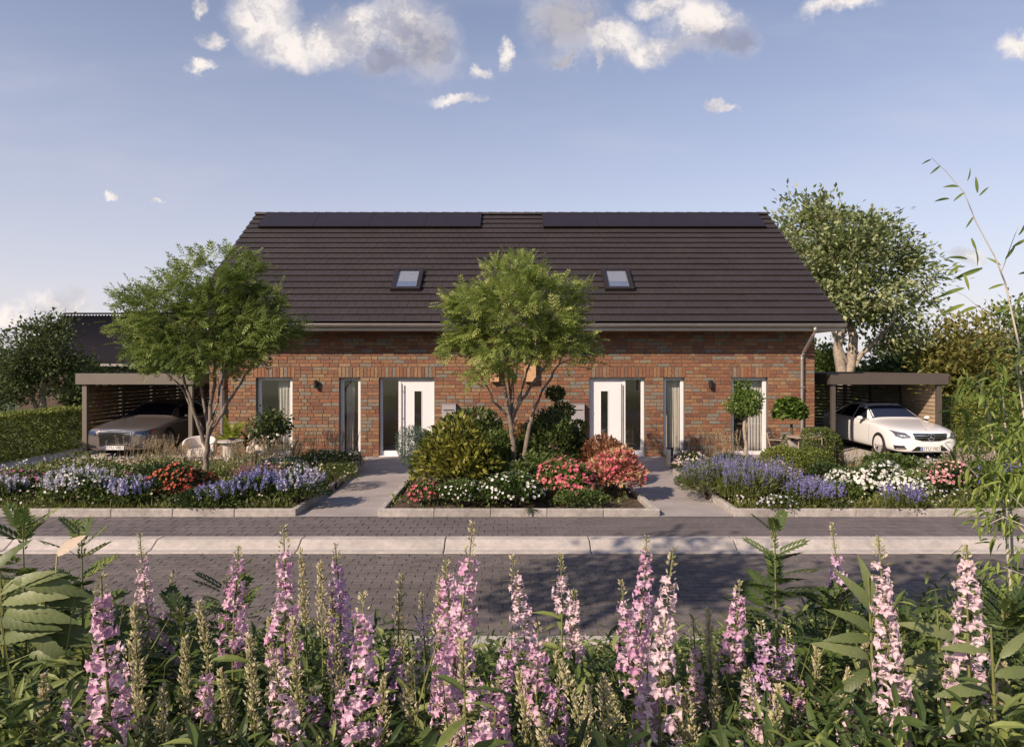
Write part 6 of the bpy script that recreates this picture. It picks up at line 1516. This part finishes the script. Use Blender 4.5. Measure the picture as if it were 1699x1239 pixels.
o = obj('bank_grass', scatter('bank_grass', BLADE[0] * np.array([.26, 1, .8]), BLADE[1], P, frames(unit(np.stack([rng.normal(0, .16, n), rng.normal(0, .16, n), np.ones(n)], 1)), rng.uniform(0, 6, n)), hh), 'grassblade'); tag(o, 'thin grass blades rising through the undergrowth', 'grass', kind='stuff')
# broad serrated leaves
serr = np_mesh('leaf', SERR[0], SERR[1], smooth=True); serr.materials.append(M['bigleaf'])
def broad_plant(label, px, top, Y, leaves, L=.2):
    """leaves: (px, py of the leaf base, direction angle in the picture, length factor, towards camera)"""
    g = bank(Y); x = PX(px, Y); t = thing('broad_leaf_plant', label, 'plant', (x, Y, g), 0, 'broad leaf plants in the foreground'); H = PZ(top, Y) - g
    pts = np.array([(0, 0, 0), (.01, 0, H * .5), (-.01, 0, H)]); tb = [(pts, np.array([.009, .007, .003]))]
    for (lx, ly, ang, lf, fw) in leaves:
        b = np.array([(lx - px) / F * Y, 0, PZ(ly, Y) - g]); d = Vector((math.cos(R(ang)), -fw, math.sin(R(ang)))).normalized()
        o = bpy.data.objects.new('leaf', serr); COL.objects.link(o); o.parent = t
        sdv = d.cross(Vector((0, -.75, .66))).normalized(); nn = sdv.cross(d)
        m = Matrix((sdv, d, nn)).transposed(); o.rotation_mode = 'QUATERNION'; o.rotation_quaternion = m.to_quaternion(); o.location = b; s = L * lf; o.scale = (s, s, s)
        hz = min(max(b[2] - .04, 0), H); tb.append((np.array([(0, 0, hz), b * .5 + np.array([0, 0, hz * .5]), b]), np.array([.004, .003, .002])))
    obj('stem', tubes_mesh('stem', tb, 5), 'stem', t); return t
rl = lambda k: [(random.uniform(-30, 40), random.uniform(960, 1220), random.choice([random.uniform(-15, 40), random.uniform(-50, 10)]), random.uniform(.8, 1.35), random.uniform(-.2, .6)) for _ in range(k)]
broad_plant('large pale serrated leaf plant at the left edge', 5, 945, 2.45, [(0, 985, 38, 1.0, .2), (5, 1000, 22, 1.15, .3), (10, 1015, 8, 1.3, .3), (-5, 1030, 12, 1.2, .4), (45, 1045, -25, 1.05, .3), (0, 1065, 30, 1.1, .4), (50, 1085, 5, .9, .3), (25, 1110, -30, 1.0, .5), (40, 1150, 25, 1.0, .4), (10, 1190, 50, 1.0, .5), (60, 1200, -10, 1.1, .4), (30, 975, 30, .8, .1), (-20, 960, 60, .9, 0)] + rl(4), .18)
broad_plant('pale serrated leaf plant left of the second pink flower spike', 80, 985, 2.5, [(75, 1000, 14, 1.1, .2), (85, 1030, -10, 1.1, .3), (60, 1060, 10, 1.1, .3), (90, 1095, -20, 1.1, .4), (70, 1130, 8, 1.0, .4), (80, 1170, -8, 1.1, .4), (65, 1210, 12, 1.1, .4), (85, 1020, 160, .9, .3), (70, 1150, 170, 1, .4)], .165)
broad_plant('serrated leaf plant left of the large pale right spike', 1446, 955, 2.2, [(1450, 1020, 118, 1.05, .2), (1448, 1045, 140, .95, .3), (1445, 1060, 165, .9, .3), (1446, 1000, 95, .9, .1), (1440, 1110, 205, 1.0, .4), (1450, 1150, 230, 1.1, .4), (1440, 1090, 150, 1.1, .3), (1450, 1180, 250, 1.0, .4), (1455, 1120, -30, .9, .3)], .15)
broad_plant('serrated leaf plant between the two large right spikes', 1560, 1010, 2.25, [(1585, 1060, 150, 1.15, .2), (1580, 1090, 170, 1.1, .3), (1560, 1110, 190, 1.1, .3), (1550, 1150, 215, 1.1, .4), (1560, 1170, 165, 1.2, .4), (1565, 1100, -20, 1.0, .3), (1560, 1200, -40, 1.0, .4), (1570, 1130, 10, 1.1, .4)], .145)
broad_plant('serrated leaf plant under the rightmost pink spike', 1650, 1040, 1.9, [(1640, 1080, 160, .9, .3), (1650, 1120, 20, 1.0, .3), (1655, 1150, -30, 1.1, .4), (1640, 1180, 190, 1.2, .3), (1645, 1200, 240, 1.0, .4), (1660, 1090, 50, .8, .2), (1650, 1215, -60, 1.1, .4), (1640, 1140, 170, 1.1, .4)], .13)
# leafy weeds with compound leaves
COMP6 = compound(6, .30, LEAF2, .8)
def weed(label, px, top, Y, n, L, m, w=.5):
    g = bank(Y); t = thing('leafy_weed', label, 'plant', (PX(px, Y), Y, g), 0, 'leafy weeds in the foreground'); H = PZ(top, Y) - g
    pts = np.array([(0, 0, 0), (.01, 0, H * .5), (0, 0, H)]); obj('stem', tubes_mesh('stem', [(pts, np.array([.008, .006, .002]))], 6), 'stem', t)
    u = rng.random(n) ** .7; a = rng.uniform(0, 6.28, n); P = np.stack([np.zeros(n), np.zeros(n), H * (.35 + .64 * u)], 1)
    D = unit(np.stack([np.cos(a), np.sin(a), .2 + .9 * u ** 3], 1))
    obj('foliage', scatter('foliage', COMP6[0], COMP6[1], P, frames(D, rng.normal(0, .25, n)), L * (1.15 - .6 * u) * rng.uniform(.8, 1.15, n)), m, t)
    k = 60; hh = H * (1 - .10 * rng.random(k)); a = rng.uniform(0, 6.28, k)
    obj('bud_tip', scatter('bud_tip', BLOB[0], BLOB[1], np.stack([.006 * np.cos(a), .006 * np.sin(a), hh], 1), frames(unit(np.stack([np.cos(a), np.sin(a), np.ones(k)], 1))), .016), 'stem', t)
weed('tall fern leaved weed right of centre with a green tip', 1285, 868, 2.7, 34, .23, 'greenbush')
weed('fern leaved weed behind the tall violet spike at right', 1390, 985, 3.0, 30, .24, 'greenbush')
weed('dark leafy weed at the left edge in front of the kerb', 38, 870, 2.7, 30, .24, 'undergrowth')
weed('dark leafy weed left of the second flower spike', 135, 885, 2.6, 34, .23, 'undergrowth')
weed('dark leafy weed behind the fourth flower spike', 375, 960, 3.1, 28, .24, 'undergrowth')
weed('leafy weed low between the left spikes', 300, 1010, 2.7, 30, .22, 'undergrowth')
weed('leafy weed low in the right corner', 1670, 1000, 2.4, 34, .22, 'greenbush')
weed('leafy weed behind the big right spike', 1500, 1030, 2.8, 30, .22, 'undergrowth')
# narrow-leaved shrub rising at the right edge
YSb = 3.3
t = thing('willow_shrub', 'narrow leaved shrub with a tall bare cane at the right edge', 'shrub', (PX(1725, YSb), YSb, bank(YSb)))
g = bank(YSb); L3 = lambda px, py, dy=0.0: np.array([(px - 1725) / F * YSb, dy, PZ(py, YSb) - g])
stems_ = [([L3(1725, 1250), L3(1715, 900), L3(1700, 700), L3(1690, 570), L3(1668, 470), L3(1650, 425)], np.linspace(.010, .004, 6)), ([L3(1650, 425), L3(1620, 370), L3(1600, 320), L3(1570, 285), L3(1545, 262)], np.linspace(.004, .001, 5)),
          ([L3(1662, 450), L3(1680, 400), L3(1692, 370)], [.003, .002, .001]), ([L3(1725, 1240, .1), L3(1690, 850, .1), L3(1640, 690, .0), L3(1600, 630, -.1)], [.013, .01, .007, .003]), ([L3(1725, 1240, -.1), L3(1700, 900, -.1), L3(1675, 700, -.1), L3(1660, 600, -.1)], [.013, .01, .006, .003]),
          ([L3(1735, 1240, -.2), L3(1720, 980, -.2), L3(1660, 850, -.25), L3(1600, 800, -.3)], [.012, .01, .006, .002]), ([L3(1715, 900), L3(1640, 790, .1), L3(1590, 740, .1)], [.008, .005, .002]), ([L3(1740, 1240, .2), L3(1725, 800, .2), L3(1710, 620, .2)], [.012, .008, .003]), ([L3(1690, 575), L3(1650, 530), L3(1600, 490), L3(1575, 480)], [.003, .002, .0015, .001])]
stems_ += [([L3(1715, 880, -.1), L3(1680, 866, -.1), L3(1640, 850, -.1), L3(1615, 862, -.1)], [.006, .004, .003, .0015]), ([L3(1725, 990, -.1), L3(1690, 950, -.1), L3(1640, 930, -.1)], [.006, .004, .002])]
obj('stem', tubes_mesh('stem', [(np.array(a), np.array(b) * .75) for a, b in stems_], 7), 'cane', t)
Ps, Ds = [], []
for (px, py, sx, sy, k, dr) in [(1660, 640, 34, 34, 150, -.2), (1690, 720, 34, 55, 230, -.2), (1655, 720, 32, 40, 120, -.3), (1622, 640, 18, 24, 30, -.8), (1670, 800, 40, 36, 220, -.2), (1640, 785, 28, 30, 80, -.4), (1700, 900, 22, 50, 120, -.1), (1640, 856, 34, 12, 44, -.5), (1705, 610, 16, 30, 70, .2), (1620, 740, 16, 14, 24, -.4), (1690, 985, 30, 30, 90, 0), (1640, 935, 20, 14, 30, -.3)]:
    for _ in range(int(k * .8)):
        Ps.append(L3(px + rng.normal(0, sx * .62), py + rng.normal(0, sy * .62), rng.normal(0, .12))); Ds.append(np.array([rng.normal(-.35, .6), rng.normal(-.2, .5), rng.normal(dr, .5)]))
n = len(Ps); obj('foliage', scatter('foliage', LANCE[0] * np.array([.8, 1, 1]), LANCE[1], np.array(Ps), frames(unit(np.array(Ds)), rng.normal(0, .5, n)), .075 * rng.uniform(.6, 1.3, n)), 'willow', t)
wl = np_mesh('leaf', LANCE[0] * np.array([.75, 1, 1]), LANCE[1]); wl.materials.append(M['willow'])
for (px, py, ang, s) in [(1690, 390, 60, .9), (1668, 430, 62, .8), (1615, 360, 235, .6), (1600, 320, 210, .7), (1605, 300, 80, .6), (1622, 320, 100, .8), (1625, 325, 50, .6), (1612, 395, 270, .7), (1618, 415, 275, .8), (1630, 445, 200, 1.3), (1595, 440, 205, 1.0), (1605, 430, 170, 1.0), (1580, 465, 168, .9), (1600, 478, 195, 1.2), (1660, 440, 140, .7), (1680, 410, 35, .9), (1640, 480, 25, .8), (1600, 505, 200, 1.2), (1620, 510, 190, 1.1), (1560, 275, 220, .6), (1545, 265, 200, .5), (1590, 310, 180, .9), (1640, 560, 205, 1.0), (1690, 500, 40, .8), (1650, 520, 30, .7), (1575, 330, 185, .8), (1690, 455, 15, .8), (1600, 455, 280, .8)]:
    o = bpy.data.objects.new('leaf', wl); COL.objects.link(o); o.parent = t; d = Vector((math.cos(R(ang)), rng.uniform(-.5, .2), math.sin(R(ang)))).normalized()
    sdv = d.cross(Vector((rng.normal(0, .5), -.8, .4))).normalized(); o.rotation_mode = 'QUATERNION'; o.rotation_quaternion = Matrix((sdv, d, sdv.cross(d))).transposed().to_quaternion(); o.location = L3(px, py); o.scale = (.1 * s,) * 3
# the broken pale leaf at the left by the kerb
t = thing('dry_leaf', 'large dry pale leaf tilted above the left kerb', 'leaf', (PX(95, 2.5), 2.5, PZ(920, 2.5)))
me = np_mesh('leaf', SERR[0] * np.array([1.3, 1, .5]), SERR[1], smooth=True); me.materials.append(mat('dry_leaf', (.46, .37, .29), .8, .2, 30))
o = obj('blade', me, None, t); o.scale = (.12,) * 3; d = Vector((.75, -.2, .62)).normalized(); sdv = d.cross(Vector((-.2, -.9, .3))).normalized(); o.rotation_mode = 'QUATERNION'; o.rotation_quaternion = Matrix((sdv, d, sdv.cross(d))).transposed().to_quaternion()
obj('stalk', tubes_mesh('stalk', [(np.array([(0, 0, 0), (-.03, .02, -.25), (-.02, .02, bank(2.5) - PZ(920, 2.5))]), np.array([.003, .004, .005]))], 5), 'stem_tan', t)
